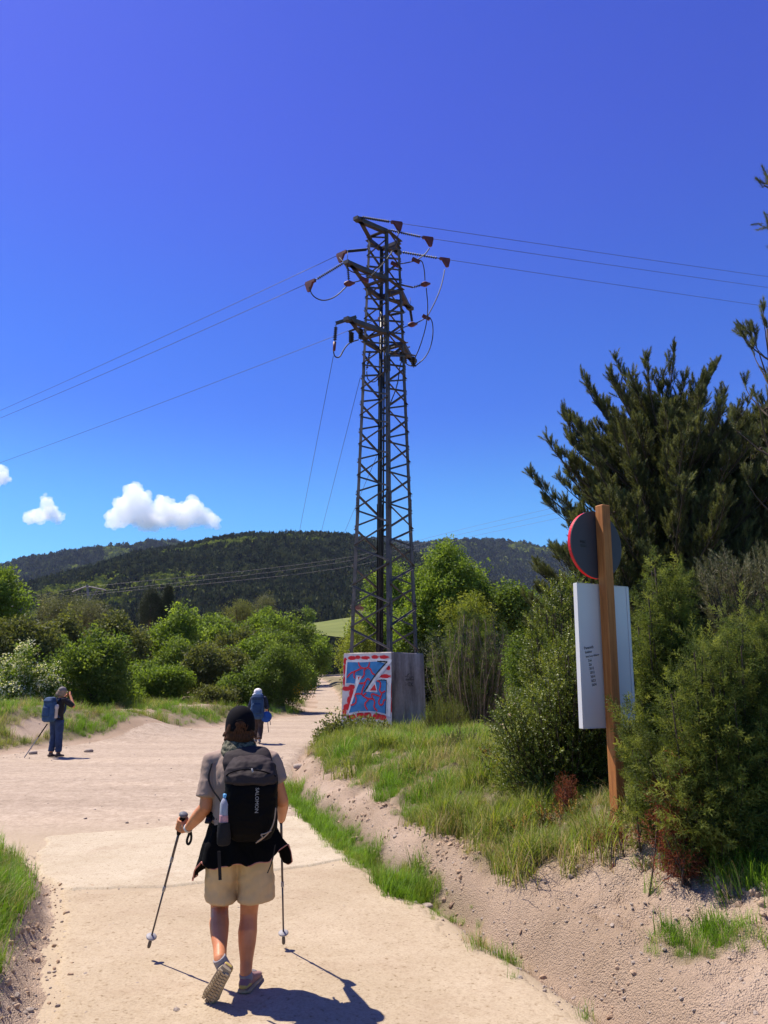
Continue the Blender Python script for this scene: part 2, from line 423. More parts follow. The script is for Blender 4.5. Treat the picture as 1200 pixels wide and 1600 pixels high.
def ground_materials():
    global M_ROAD, M_GROUND, M_SLAB, M_SLAB2, M_STONE
    def earth(name, cols, gravelcols=None, grass=False, bs=.5, mw=1.2):
        t = NT(name); geo = t.a('ShaderNodeNewGeometry'); pos = geo.outputs['Position']
        big = t.noise(pos, .55, 5); mid = t.noise(pos, 4.5, 6, .65); fine = t.noise(pos, 60, 4, .7)
        vor = t.a('ShaderNodeTexVoronoi'); vor.inputs['Scale'].default_value = 34; t.k(pos, vor.inputs['Vector'])
        vor2 = t.a('ShaderNodeTexVoronoi'); vor2.inputs['Scale'].default_value = 95; t.k(pos, vor2.inputs['Vector'])
        col = t.ramp(big, [(.3, cols[0]), (.55, cols[1]), (.75, cols[2])])
        at = t.a('ShaderNodeAttribute', attribute_name='mask')
        sep = t.a('ShaderNodeSeparateColor'); t.k(at.outputs['Color'], sep.inputs[0])
        if gravelcols:
            gc = t.ramp(mid, [(.3, gravelcols[0]), (.5, gravelcols[1]), (.72, gravelcols[2])])
            mp = t.a('ShaderNodeMapping'); mp.inputs['Rotation'].default_value = (0, 0, -.55); mp.inputs['Scale'].default_value = (.16, .75, 1); t.k(pos, mp.inputs[0]); st = t.noise(mp.outputs[0], 1.0, 4, .6)
            gc = t.mix(.45, gc, t.mix(1.0, gc, t.ramp(st, [(.38, (.80, .78, .76)), (.5, (1, 1, 1)), (.62, (1.22, 1.22, 1.2))]), 'MULTIPLY'))
            sp = t.noise(pos, 16, 3, .7); gc = t.mix(.6, gc, t.mix(1.0, gc, t.ramp(sp, [(.36, (.62, .58, .55)), (.5, (1, 1, 1)), (.7, (1.15, 1.15, 1.15))]), 'MULTIPLY'))
            col = t.mix(sep.outputs[2], col, gc)
        if grass:
            col = t.mix(t.math('MULTIPLY', sep.outputs[1], .75), col, t.ramp(mid, [(.3, (.075, .07, .03)), (.7, (.16, .15, .06))]))
        col = t.mix(t.math('MULTIPLY', t.math('SUBTRACT', mid, .35, True), .9, True), col, t.mix(1.0, col, (.78, .75, .74), 'MULTIPLY'))
        # single darker and lighter pebbles
        peb = t.ramp(vor.outputs['Color'], [(.0, (.55, .5, .48)), (.35, (1, 1, 1)), (.8, (1, 1, 1)), (1.0, (1.18, 1.16, 1.15))])
        small = t.ramp(vor.outputs['Distance'], [(.18, (1, 1, 1)), (.30, (0, 0, 0))])
        col = t.mix(t.math('MULTIPLY', small, bs), col, t.mix(1.0, col, peb, 'MULTIPLY'))
        col = t.mix(.5, col, t.mix(1.0, col, t.ramp(fine, [(.3, (.72, .7, .68)), (.62, (1.12, 1.12, 1.12))]), 'MULTIPLY'))
        hgt = t.math('ADD', t.math('MULTIPLY', t.math('SUBTRACT', 1.0, vor2.outputs['Distance']), .5), t.math('ADD', fine, t.math('MULTIPLY', mid, mw)))
        return t.principled(col, .95, t.bump(hgt, bs, .026 if grass else .018), 0, .15)
    M_ROAD = earth('road_gravel', [(.345, .27, .18), (.40, .315, .215), (.43, .345, .24)], [(.28, .215, .155), (.37, .29, .215), (.455, .365, .28)], bs=.36, mw=.15)
    M_GROUND = earth('bank_earth', [(.31, .22, .145), (.43, .315, .225), (.53, .405, .305)], None, True, bs=.95)
    def slab(name, a, b):
        t = NT(name); geo = t.a('ShaderNodeNewGeometry'); pos = geo.outputs['Position']
        big = t.noise(pos, 1.1, 5); mid = t.noise(pos, 9, 6, .7); fine = t.noise(pos, 150, 3, .7)
        col = t.ramp(big, [(.3, a), (.7, b)])
        col = t.mix(t.math('MULTIPLY', t.math('SUBTRACT', mid, .42, True), 2.0, True), col, t.mix(1.0, col, (.86, .83, .78), 'MULTIPLY'))
        dirt = t.noise(pos, 1.7, 6, .68); col = t.mix(t.math('MULTIPLY', t.math('SUBTRACT', dirt, .50, True), 4.2, True), col, t.mix(.55, col, (.30, .215, .14)))
        spots = t.noise(pos, 33, 2, .5)
        col = t.mix(t.math('MULTIPLY', t.math('SUBTRACT', spots, .60, True), 7, True), col, t.mix(1.0, col, (.62, .57, .5), 'MULTIPLY'))
        gr = t.noise(pos, 62, 3, .65); col = t.mix(.7, col, t.mix(1.0, col, t.ramp(gr, [(.35, (.78, .75, .71)), (.5, (1, 1, 1)), (.68, (1.13, 1.13, 1.13))]), 'MULTIPLY'))
        col = t.mix(.5, col, t.mix(1.0, col, t.ramp(fine, [(.3, (.8, .8, .8)), (.65, (1.1, 1.1, 1.1))]), 'MULTIPLY'))
        return t.principled(col, .92, t.bump(t.math('ADD', fine, mid), .28, .008), 0, .15)
    M_SLAB = slab('pale_concrete', (.40, .328, .23), (.47, .395, .29))
    M_SLAB2 = slab('tan_concrete', (.355, .277, .183), (.42, .335, .232))
    t = NT('limestone'); pos = t.coord()
    n = t.noise(pos, 9, 5)
    M_STONE = t.principled(t.ramp(n, [(.3, (.26, .20, .155)), (.7, (.46, .38, .31))]), .9, t.bump(n, .5, .02), 0, .2)

def slab_patch(poly, name, mat, parent, lift, step=.035):
    poly = np.asarray(poly, float)
    def inside(x, y):
        c = np.zeros(x.shape, bool); j = len(poly) - 1
        for i in range(len(poly)):
            xi, yi = poly[i]; xj, yj = poly[j]
            c ^= ((yi > y) != (yj > y)) & (x < (xj - xi) * (y - yi) / (yj - yi + 1e-12) + xi); j = i
        return c
    x0, y0 = poly.min(0); x1, y1 = poly.max(0)
    xs = np.arange(x0 - .1, x1 + .1, step); ys = np.arange(y0 - .1, y1 + .1, step)
    X, Yg = np.meshgrid(xs, ys)
    wx = .10 * fbm(X * 2.6, Yg * 2.6, 0, 31, 4); wy = .10 * fbm(X * 2.6, Yg * 2.6, 0, 41, 4)
    ins = inside(X + wx, Yg + wy)
    crumb = (s_left(X, Yg) > -.06) | (s_ditch(X, Yg) > -.10 + .15 * fbm(X * 2, Yg * 2, 0, 55, 3))
    ins &= ~crumb
    nx = len(xs); q = ins[:-1, :-1] & ins[1:, :-1] & ins[:-1, 1:] & ins[1:, 1:]
    r, c = np.nonzero(q); a = r * nx + c
    F = np.stack([a, a + 1, a + nx + 1, a + nx], 1)
    # border vertices drop below the road
    cnt = np.zeros(X.size, int); np.add.at(cnt, F.ravel(), 1)
    Z = H(X, Yg) + lift + .003 * fbm(X * 6, Yg * 6, 0, 61, 3)
    Z = Z.ravel(); Z[cnt < 4] -= lift + .02
    V = np.stack([X.ravel(), Yg.ravel(), Z], 1)
    used = np.unique(F); remap = -np.ones(len(V), int); remap[used] = np.arange(len(used))
    me = quick_mesh(name, V[used], remap[F])
    return link_mesh(name, me, mat, parent)

def build_hills():
    "wooded hills as polar height fields; each profile is the ridge seen from the track"
    t = NT('forest_floor'); pos = t.a('ShaderNodeNewGeometry').outputs['Position']
    n = t.noise(pos, .02, 6, .7)
    mat = t.principled(t.ramp(n, [(.3, (.018, .022, .012)), (.7, (.04, .048, .02))]), 1.0, None, 0, 0)
    dark = leaf_mat('dark_pinewood', (.042, .052, .028), .6, .12, .9, yellow=(.085, .095, .045), spec=0.0)
    green = leaf_mat('oakwood', (.11, .14, .04), .35, .2, .9, yellow=(.21, .25, .06), spec=0.0)
    def blob(name, m, seed, tall):
        bm = bmesh.new(); bmesh.ops.create_icosphere(bm, subdivisions=2, radius=1)
        for f in bm.faces: f.smooth = True
        for v in bm.verts:
            c = v.co; k = 1 + .30 * float(fbm(c.x * 2.2 + seed, c.y * 2.2, c.z * 2.2, seed, 3))
            v.co = Vector((c.x * k, c.y * k, (c.z * k + .5) * tall))
        me = bpy.data.meshes.new(name); bm.to_mesh(me); bm.free(); me.materials.append(m); return proto(name, me)
    def crown(name, m, seed, tall):
        o = leaf_cluster(name, m, 90, .62, .55, seed, .3); me = o.data; co = np.empty(len(me.vertices) * 3, np.float32); me.vertices.foreach_get('co', co); co = co.reshape(-1, 3)
        q = (co[:, 2] + 1) / 2; co[:, :2] *= (1.15 - .55 * q * (tall > 1.1))[:, None]; co[:, 2] = (co[:, 2] + .6) * tall; me.vertices.foreach_set('co', co.ravel()); me.update()
        k = blob('core', m, seed, tall * .8); bm = bmesh.new(); bm.from_mesh(me); bm2 = k.data; bm2.transform(Matrix.Scale(.72, 4)); bm.from_mesh(bm2); bm.to_mesh(me); bm.free(); return o
    protos = [crown('pine_crown', dark, 1, 1.35), crown('pine_crown_tall', dark, 5, 1.7), crown('oak_crown', green, 9, 1.0)]
    def ridge(name, prof, r0, r1, seed, label, ntree, az, z0, greenness, size):
        A = np.linspace(az[0], az[1], 260); T = np.linspace(0, 1.25, 90)
        px = 600 + FPX * np.tan(A) / 1.017          # roughly the photo column
        py = np.interp(px, [p[0] for p in prof], [p[1] for p in prof])
        el = np.arctan((800 - py) / FPX) + PITCH
        topz = CAMZ + np.tan(el) * r1 * np.cos(A)
        tq = np.linspace(.3, 1.2, 60); vis = (np.sin(np.clip(tq, 0, 1.25) * PI / 2) ** 1.15 * r1 / (r0 + (r1 - r0) * tq)).max()
        topz = z0 + (topz - size * 1.6 - z0) / vis
        def hz(ai, tt, topzi):
            base = z0
            sh = np.sin(np.clip(tt, 0, 1.25) * PI / 2) ** 1.15
            return base + (topzi - base) * sh
        AA, TT = np.meshgrid(A, T); TZ = np.broadcast_to(topz, AA.shape)
        R = r0 + (r1 - r0) * TT
        X, Yv = R * np.sin(AA), R * np.cos(AA)
        relief = (fbm(X / 170, Yv / 170, 0, seed, 4)) * (TZ - z0) * .13 * np.sin(np.clip(TT, 0, 1) * PI) + 3 * fbm(X / 40, Yv / 40, 0, seed + 3, 2) * np.clip(TT * 3, 0, 1)
        Z = hz(AA, TT, TZ) + relief - 4
        V = np.stack([X, Yv, Z], -1).reshape(-1, 3); na, nt = len(A), len(T)
        i = np.arange((nt - 1) * (na - 1)); r, c = i // (na - 1), i % (na - 1); a = r * na + c
        me = quick_mesh('hill', V, np.stack([a, a + 1, a + na + 1, a + na], 1))
        o = link_mesh('hill', me, mat); o['kind'] = 'structure'
        # trees
        tt = rng.uniform(.0, 1.08, ntree) ** .8; aa = rng.uniform(az[0], az[1], ntree)
        ci = (aa - az[0]) / (az[1] - az[0]) * (na - 1); ri = tt / 1.25 * (nt - 1)
        c0 = np.clip(ci.astype(int), 0, na - 2); r0i = np.clip(ri.astype(int), 0, nt - 2); fc, fr = ci - c0, ri - r0i
        def bil(G): return (G[r0i, c0] * (1 - fc) + G[r0i, c0 + 1] * fc) * (1 - fr) + (G[r0i + 1, c0] * (1 - fc) + G[r0i + 1, c0 + 1] * fc) * fr
        pts = np.stack([bil(X), bil(Yv), bil(Z)], 1)
        gmask = fbm(pts[:, 0] / 90, pts[:, 1] / 90, 0, seed + 7, 3) + .25 * rng.normal(0, .5, ntree)
        pick = np.where(gmask > greenness(pts, aa, tt), 2, rng.integers(0, 2, ntree))
        sc = rng.uniform(.75, 1.3, ntree)[:, None] * np.array([[1, 1, 1.0]]) * size
        rot = np.zeros((ntree, 3)); rot[:, 2] = rng.uniform(0, 6.28, ntree)
        scatter('forest', pts, rot, sc, protos, None, pick)['label'] = label
    # near dark hill
    prof = [(-500, 990), (-100, 960), (0, 925), (100, 892), (200, 870), (300, 862), (345, 851), (400, 841), (450, 838), (500, 842), (540, 847), (600, 856), (680, 880), (760, 905), (830, 935), (1000, 960), (1500, 990)]
    ridge('hill', prof, 330, 980, 101, 'dark pine forest covering the nearer hillside', 62000, (-.60, .55), 3.0,
          lambda p, a, t: np.where(t > .2, .12 - .16 * np.exp(-((a + .17) / .05) ** 2), .32), 3.4)
    prof = [(-500, 930), (-100, 905), (0, 891), (60, 880), (130, 866), (170, 858), (230, 848), (300, 846), (350, 853), (420, 856), (560, 850), (640, 852), (700, 852), (760, 851), (820, 854), (900, 860), (1100, 880), (1500, 900)]
    ridge('hill', prof, 1150, 2300, 131, 'hazy woods on the farther ridge behind', 36000, (-.60, .55), 20.0,
          lambda p, a, t: np.where((a > -.36) & (a < -.20), -.25, .3), 6.5)

# ------------------------------------------------------------------ concrete plinth with graffiti
PHI = math.radians(10.0); TC = np.array([0.0, 27.5])
D_F = np.array([math.sin(PHI), -math.cos(PHI)]); D_R = np.array([math.cos(PHI), math.sin(PHI)]); D_B = -D_F; D_L = -D_R
U_ARM = (D_R - D_F) / np.linalg.norm(D_R - D_F); W_ARM = np.array([U_ARM[1], -U_ARM[0]])
PZ0, PZ1 = -0.15, 2.80
def v3(xy, z): return np.array([xy[0], xy[1], z])

def stroke(pts, w, normal, thick):
    "painted band along a polyline in a plane -> (verts, faces)"
    p = np.asarray(pts, float); n = np.asarray(normal); k = len(p); L = []; R = []
    for i in range(k):
        t = p[min(i + 1, k - 1)] - p[max(i - 1, 0)]; t /= np.linalg.norm(t); s = np.cross(n, t)
        ww = w * (1 + .25 * math.sin(i * 2.1 + k)) / 2
        L.append(p[i] + s * ww + n * thick); R.append(p[i] - s * ww + n * thick)
    return np.array(L + R), [(i, i + 1, k + i + 1, k + i) for i in range(k - 1)]
def smooth_line(p, m=5):
    p = np.asarray(p, float)
    for _ in range(2):
        q = [p[0]]
        for i in range(len(p) - 1): q += [p[i] * .75 + p[i + 1] * .25, p[i] * .25 + p[i + 1] * .75]
        q.append(p[-1]); p = np.array(q)
    return p

def build_plinth():
    t = NT('stained_concrete'); co = t.coord('Object')
    st = t.a('ShaderNodeMapping'); st.inputs['Scale'].default_value = (1.6, 1.6, .35); t.k(co, st.inputs[0])
    n1 = t.noise(st.outputs[0], 1.3, 6, .6); n2 = t.noise(co, 9, 5, .6)
    col = t.ramp(n1, [(.32, (.14, .11, .095)), (.5, (.36, .30, .265)), (.7, (.54, .47, .43))])
    col = t.mix(.35, col, t.mix(1.0, col, t.ramp(n2, [(.3, (.6, .6, .6)), (.7, (1.3, 1.3, 1.3))]), 'MULTIPLY'))
    m_con = t.principled(col, .9, t.bump(t.math('ADD', n1, n2), .3, .02), 0, .2)
    t = NT('spray_painted_concrete'); co = t.coord('Object')
    at = t.a('ShaderNodeAttribute', attribute_name='paint'); n = t.noise(co, 7, 6, .75); n2 = t.noise(co, 2.2, 4)
    base = t.ramp(n2, [(.3, (.40, .36, .39)), (.7, (.56, .52, .55))])
    f = t.math('SUBTRACT', t.math('ADD', at.outputs['Fac'], t.math('MULTIPLY', n, .8)), .72)
    f = t.math('MULTIPLY', f, 4.5, True)
    col = t.mix(f, base, (.50, .012, .022))
    m_spray = t.principled(col, .75, t.bump(n, .15, .01), 0, .25)
    m_white = simple_mat('white_spray', (.60, .57, .61), .7, .22, 3.5); m_blue = simple_mat('blue_spray', (.028, .15, .36), .65, .25, 3.2)
    m_red = simple_mat('red_spray', (.50, .012, .02), .6, .15, 4); m_black = simple_mat('black_spray', (.012, .011, .014), .6, .2, 4)
    m_mark = simple_mat('marker_ink', (.03, .026, .03), .7, .2, 4)
    root = empty('concrete_plinth', (TC[0], TC[1], 0), 'grey concrete block under the lattice pylon with blue and red graffiti', 'plinth')
    r0, r1 = 1.53, 1.45
    mb = MB(); ring = []
    for z, r in ((PZ0, r0), (PZ1 - .03, r1), (PZ1, r1 - .03)):
        ring.append([v3(TC + d * r, z) for d in (D_F, D_R, D_B, D_L)])
    mb.rings(ring); mb.build('block', m_con, root)
    # joints of the shuttering: slim raised fins on the shaded face
    fn_r = np.array([W_ARM[0], W_ARM[1], 0]);
    if fn_r.dot(np.array([D_F[0], D_F[1], 0])) < 0: fn_r = -fn_r
    for u in (.2, .47, .76):
        a = v3(TC + (D_F * (1 - u) + D_R * u) * r0, PZ0); b = v3(TC + (D_F * (1 - u) + D_R * u) * (r1 - .012), PZ1 - .04)
        f = MB(); f.tube([a + fn_r * .002, b + fn_r * .002], .008, 4); f.build('formwork_seam', m_con, root)
    # painted face L-F
    fn = -np.array([U_ARM[0], U_ARM[1], 0])
    TLc, TRc = v3(TC + D_L * (r1 - .004), PZ1 - .03), v3(TC + D_F * (r1 - .004), PZ1 - .03)
    BLc, BRc = v3(TC + D_L * r0, PZ0), v3(TC + D_F * r0, PZ0)
    fn = np.cross(TRc - TLc, BLc - TLc); fn /= np.linalg.norm(fn)
    if fn.dot(np.array([0, -1, 0])) < 0: fn = -fn
    VB = 1.16                                 # the picture's lower edge is above the buried foot
    def G(x, y):
        v = (y - 140) / (1060 - 140); xl = 130 - 20 * v; xr = 685 + 32 * v; u = (x - xl) / (xr - xl)
        yt = 150 - 20 * u; yb = 1040 + 40 * u; v = (y - yt) / (yb - yt) / VB
        return (TLc * (1 - u) + TRc * u) * (1 - v) + (BLc * (1 - u) + BRc * u) * v
    N = 70; gu = np.linspace(.001, .999, N); V = []; pa = []
    blobs = [(230, 200, 45, 26), (300, 190, 32, 22), (390, 195, 55, 22), (500, 185, 42, 24), (605, 185, 55, 22), (150, 240, 24, 44), (140, 340, 14, 70), (140, 480, 14, 60), (170, 575, 52, 26), (235, 560, 40, 34), (235, 640, 32, 55), (205, 720, 26, 55), (180, 795, 42, 40), (150, 860, 26, 50), (250, 915, 55, 26), (340, 895, 48, 36), (430, 900, 48, 45), (540, 915, 52, 36), (610, 930, 42, 36), (696, 620, 9, 110), (703, 800, 8, 90), (620, 425, 66, 26), (655, 320, 24, 30), (200, 905, 28, 20)]
    for v in np.linspace(.001, .999, N):
        for u in gu:
            V.append((TLc * (1 - u) + TRc * u) * (1 - v) + (BLc * (1 - u) + BRc * u) * v + fn * .003)
            vv = v * VB; y = (150 - 20 * u) + vv * (890 + 60 * u); x = (130 - 20 * vv) + u * (555 + 52 * vv)
            pa.append(max(math.exp(-(((x - bx) / rx) ** 2 + ((y - by) / ry) ** 2) * .8) for bx, by, rx, ry in blobs))
    i = np.arange((N - 1) ** 2); r, c = i // (N - 1), i % (N - 1); a = r * N + c
    me = quick_mesh('spray_coat', np.array(V), np.stack([a, a + N, a + N + 1, a + 1], 1))
    at = me.attributes.new('paint', 'FLOAT', 'POINT'); at.data.foreach_set('value', np.array(pa, np.float32))
    link_mesh('spray_coat', me, m_spray, root, False)
    def poly(pts, name, mat, lift):
        q = np.array([G(x, y) for x, y in pts]) + fn * lift
        m = MB(); m.add(q, [tuple(range(len(q)))]); return m.build(name, mat, root)
    poly([(160, 228), (300, 222), (418, 225), (420, 208), (690, 214), (690, 245), (600, 372), (545, 452), (692, 448), (697, 925), (640, 902), (540, 872), (450, 864), (330, 866), (230, 888), (180, 905), (205, 800), (255, 620), (282, 530), (215, 522), (150, 526), (155, 380)], 'graffiti_outline', m_white, .006)
    poly([(176, 250), (330, 252), (530, 240), (618, 262), (500, 420), (392, 612), (540, 622), (514, 494), (525, 477), (640, 472), (642, 885), (540, 858), (450, 848), (330, 848), (205, 868), (240, 750), (300, 560), (355, 420), (286, 412), (270, 515), (215, 506), (165, 510), (168, 380)], 'graffiti_letter', m_blue, .009)
    poly([(450, 600), (505, 522), (528, 600)], 'graffiti_triangle', m_red, .009)
    poly([(308, 432), (330, 430), (312, 472)], 'graffiti_triangle', m_red, .012)
    sq = [[(310, 250), (320, 290), (345, 320), (330, 335), (270, 365), (215, 385), (175, 440)], [(345, 322), (400, 328), (430, 310), (440, 250)], [(400, 330), (375, 355), (385, 410), (350, 450)], [(430, 322), (460, 340), (470, 385), (505, 405)], [(270, 365), (255, 410), (270, 450)], [(320, 512), (395, 508), (410, 460), (430, 452), (450, 475)], [(395, 510), (365, 580), (355, 640), (375, 665), (430, 700), (500, 700), (515, 750), (500, 800), (545, 850)], [(440, 705), (395, 760), (400, 790), (430, 835)], [(355, 640), (300, 635), (270, 650), (295, 700), (285, 760), (225, 775)], [(410, 630), (370, 665)], [(530, 480), (570, 490), (575, 540), (560, 600), (590, 635), (630, 605)], [(590, 635), (585, 680), (510, 645), (470, 640), (475, 670), (490, 690), (480, 705)], [(585, 680), (555, 730), (565, 770), (590, 780), (610, 765), (615, 720), (635, 712)]]
    for q in sq:
        m = MB(); m.add(*stroke([G(x, y) for x, y in smooth_line(q)], .055, fn, .012)); m.build('graffiti_squiggle', m_red, root, fix=False)
    for q, w in (([(530, 240), (590, 241), (645, 246)], .05), ([(638, 248), (560, 345), (500, 425), (440, 525), (388, 612)], .045), ([(548, 473), (600, 468), (640, 475)], .035), ([(641, 475), (642, 600), (643, 760), (642, 886)], .026)):
        m = MB(); m.add(*stroke([G(x, y) for x, y in smooth_line(q)], w, fn, .014)); m.build('graffiti_shadow_line', m_black, root, fix=False)
    # scrawl on the shaded face
    fr = np.array([-D_F[1] - D_R[1], D_F[0] + D_R[0], 0.0])
    TL2, TR2 = v3(TC + D_F * r1, PZ1), v3(TC + D_R * r1, PZ1); BL2, BR2 = v3(TC + D_F * r0, PZ0), v3(TC + D_R * r0, PZ0)
    fr = np.cross(TR2 - TL2, BL2 - TL2); fr /= np.linalg.norm(fr)
    if fr.dot(np.array([0, -1, 0])) < 0: fr = -fr
    def G2(x, y):
        u = (x - 690) / (1080 - 690); v = (y - 125) / (1060 - 125) / VB
        return (TL2 * (1 - u) + TR2 * u) * (1 - v) + (BL2 * (1 - u) + BR2 * u) * v
    marks = [[(845, 425), (885, 420), (850, 455), (890, 455)], [(893, 425), (895, 452), (908, 452), (910, 425)], [(918, 455), (918, 428), (940, 430), (940, 455)], [(845, 468), (950, 465)], [(865, 412), (895, 385)],
             [(843, 490), (850, 540), (865, 505), (878, 545), (885, 490)], [(893, 500), (890, 540), (905, 545), (910, 505), (893, 500)], [(915, 500), (917, 545)], [(935, 500), (918, 522), (937, 548)]]
    for q in marks:
        m = MB(); m.add(*stroke([G2(x, y) for x, y in q], .022, fr, .006)); m.build('scrawl', m_mark, root, fix=False)

# ------------------------------------------------------------------ lattice pylon
def arm_hit(px, py):
    "where the sight line meets the upright plane of the cross-arms -> (distance along arm, height)"
    r = ray(px, py); n = W_ARM; t = n.dot(TC) / (n[0] * r[0] + n[1] * r[1]); p = r * t
    return (p[:2] - TC).dot(U_ARM), CAMZ + p[2]
def build_pylon():
    t = NT('weathered_steel'); co = t.coord('Object'); n = t.noise(co, 2.2, 6, .65); n2 = t.noise(co, 26, 4)
    col = t.ramp(n, [(.3, (.05, .04, .04)), (.55, (.10, .082, .082)), (.75, (.12, .076, .058))])
    col = t.mix(.4, col, t.mix(1.0, col, t.ramp(n2, [(.3, (.6, .55, .55)), (.7, (1.4, 1.35, 1.35))]), 'MULTIPLY'))
    steel = t.principled(col, .62, t.bump(n2, .2, .01), .35, .4)
    red = simple_mat('red_rubber', (.16, .035, .035), .55, .25, 5)
    porc = simple_mat('grey_polymer', (.035, .028, .032), .45, .2, 9); dark = simple_mat('black_polymer', (.018, .016, .02), .5, .2, 9)
    cab = simple_mat('dark_cable', (.06, .045, .045), .55, .2, 9)
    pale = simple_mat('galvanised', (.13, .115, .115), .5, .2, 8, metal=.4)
    root = empty('electricity_pylon', (TC[0], TC[1], PZ1), 'tall lattice steel pylon with three cross-arms standing on the graffitied block', 'pylon')
    ZT = 19.35
    def rad(z): return 1.24 - .0361 * (z - 2.8)
    dirs = [D_F, D_R, D_B, D_L]
    def leg_pt(k, z): return v3(TC + dirs[k] * rad(z), z)
    for k in range(4):
        m = MB(); d = dirs[k]; nxt = dirs[(k + 1) % 4] - d; prv = dirs[(k - 1) % 4] - d
        for z0, z1, w in ((2.6, 8.2, .15), (8.2, 13.6, .13), (13.6, ZT, .11)):
            m.angle_bar(leg_pt(k, z0), leg_pt(k, z1), w, .014, v3(nxt, 0), v3(prv, 0))
        m.build('leg', steel, root)
        for zs in (4.35, 8.2, 13.6):
            m = MB()
            for e in (nxt, prv):
                e = e / np.linalg.norm(e); o_ = np.array([-e[1], e[0]])
                if o_.dot(d) < 0: o_ = -o_
                R = np.array([[e[0], o_[0], 0], [e[1], o_[1], 0], [0, 0, 1]])
                c = leg_pt(k, zs) + v3(e, 0) * .075 + v3(o_, 0) * .012
                m.box(c, (.13, .016, .62), R)
                for bz in np.linspace(-.25, .25, 5):
                    for bx in (-.035, .035): m.lathe([(.016, 0), (.014, .02)], c + v3(e, 0) * bx + np.array([0, 0, bz]) + v3(o_, 0) * .008, v3(o_, 0), 6)
            m.build('splice_plate', steel, root)
    # zig-zag lacing, panels getting shorter with height
    def lace(ka, kb, zs, start, w):
        ea = dirs[ka] * .0
        for i in range(len(zs) - 1):
            a, b = (ka, kb) if (i + start) % 2 == 0 else (kb, ka)
            pa, pb = leg_pt(a, zs[i] + .03), leg_pt(b, zs[i + 1] - .03)
            mid = (dirs[ka] + dirs[kb]); mid = mid / np.linalg.norm(mid)
            off = v3(mid, 0) * .012
            m = MB(); m.angle_bar(pa + off, pb + off, w, .009, v3(mid, 0), np.array([0, 0, 1.0])); m.build('brace', steel, root)
    zs = [2.86]; step = .80
    while zs[-1] < ZT - .3:
        zs.append(min(zs[-1] + step, ZT)); step = max(.46, step * .972)
    for ka, kb, st in ((0, 3, 0), (0, 1, 1), (2, 1, 0), (2, 3, 1)):
        lace(ka, kb, zs, st, .066)
    # cross-arms
    arms = []
    for (lp, rp) in (((558, 340), (622, 398)), ((543, 412), (641, 482)), ((543, 505), (646, 560))):
        al, zl = arm_hit(*lp); ar, zr = arm_hit(*rp); z = (zl + zr) / 2; arms.append((al, ar, z))
    tips = []
    for al, ar, z in arms:
        for e, ks in ((al, (0, 3)), (ar, (1, 2))):
            tips.append(v3(TC + U_ARM * e, z))
        arm = MB(); tl, tr = tips[-2], tips[-1]
        for tip, (k1, k2) in ((tl, (0, 3)), (tr, (1, 2))):
            for k in (k1, k2):
                q = leg_pt(k, z)
                arm.angle_bar(q, tip, .17, .014, np.array([0, 0, 1.0]), v3(-dirs[k], 0))
            arm.box(tip + np.array([0, 0, .02]), (.22, .22, .14), np.array([[U_ARM[0], -U_ARM[1], 0], [U_ARM[1], U_ARM[0], 0], [0, 0, 1]]))
        for k1, k2 in ((0, 1), (3, 2), (0, 3), (1, 2)):
            arm.angle_bar(leg_pt(k1, z + .02), leg_pt(k2, z + .02), .15, .012, np.array([0, 0, 1.0]), v3(dirs[k1] + dirs[k2], 0))
        arm.build('crossarm', steel, root)
    def part_tube(name, pts, r, mat, n=7):
        m = MB(); m.tube(pts, r, n); return m.build(name, mat, root, True)
    # earthing conduit and cables down the rear leg
    part_tube('cable_conduit', [leg_pt(2, z) + v3(D_F, 0) * .16 for z in (2.8, 8, 13, 16.5)], .06, dark, 10)
    part_tube('cable_conduit', [leg_pt(2, z) + v3(D_F, 0) * .08 + v3(D_R, 0) * .14 for z in (2.8, 8, 13, 16.2)], .035, dark, 8)
    def insulator(a, b, r=.055, sheds=16, mat=porc, name='insulator_string'):
        a, b = np.asarray(a, float), np.asarray(b, float); L = np.linalg.norm(b - a); ax = (b - a) / L
        prof = [(.018, 0), (.018, L * .06)]
        for i in range(sheds):
            h = L * (.08 + .84 * (i + .5) / sheds); w = L * .84 / sheds
            prof += [(.02, h - w * .35), (r, h - w * .12), (r * .92, h + w * .05), (.02, h + w * .2)]
        prof += [(.018, L * .94), (.018, L)]
        m = MB(); m.lathe(prof, a, ax, 9); return m.build(name, mat, root, False)
    def cover(a, ax, drop):
        "red T-shaped boot over a wire clamp"
        ax = ax / np.linalg.norm(ax); side = np.cross(ax, [0, 0, 1]); side /= np.linalg.norm(side); up = np.cross(side, ax)
        R = np.stack([ax, side, up], 1); m = MB(); m.box(a + ax * .24, (.52, .10, .11), R)
        q = a + ax * .30
        rr = []
        for h, wx, wy in ((-.05, .20, .05), (-.22, .12, .045), (-.36, .055, .04)):
            c = q + up * h; rr.append([c + ax * x + side * y for x, y in ((-wx, -wy), (wx, -wy), (wx, wy), (-wx, wy))])
        m.rings(rr); m.build('clamp_cover', red, root); return q + up * -.36
    def bulb(c, r=.11):
        m = MB(); m.lathe([(.03, -.2), (.07, -.16), (r, -.05), (r, .05), (.07, .14), (.04, .24)], c, (.75, .3, .25), 10); m.build('cable_boot', red, root, True)
    def knot(c, r=.07):
        m = MB(); m.box(c, (.34, .12, .12), Matrix.Rotation(.5, 3, 'Y')); m.build('clamp_cover', red, root)
    def curve_px(pts): return smooth_line(np.array([P(*q) for q in pts]))
    # line leaving to the right: three strings off the top arm
    ends = {}
    starts_r = [(tips[0] + np.array([.1, 0, .12]), (612, 347), 26.9), (leg_pt(0, ZT) + np.array([.05, 0, 0]), (661, 371), 27.5), (tips[1] + np.array([.05, 0, .05]), (688, 404), 29.4)]
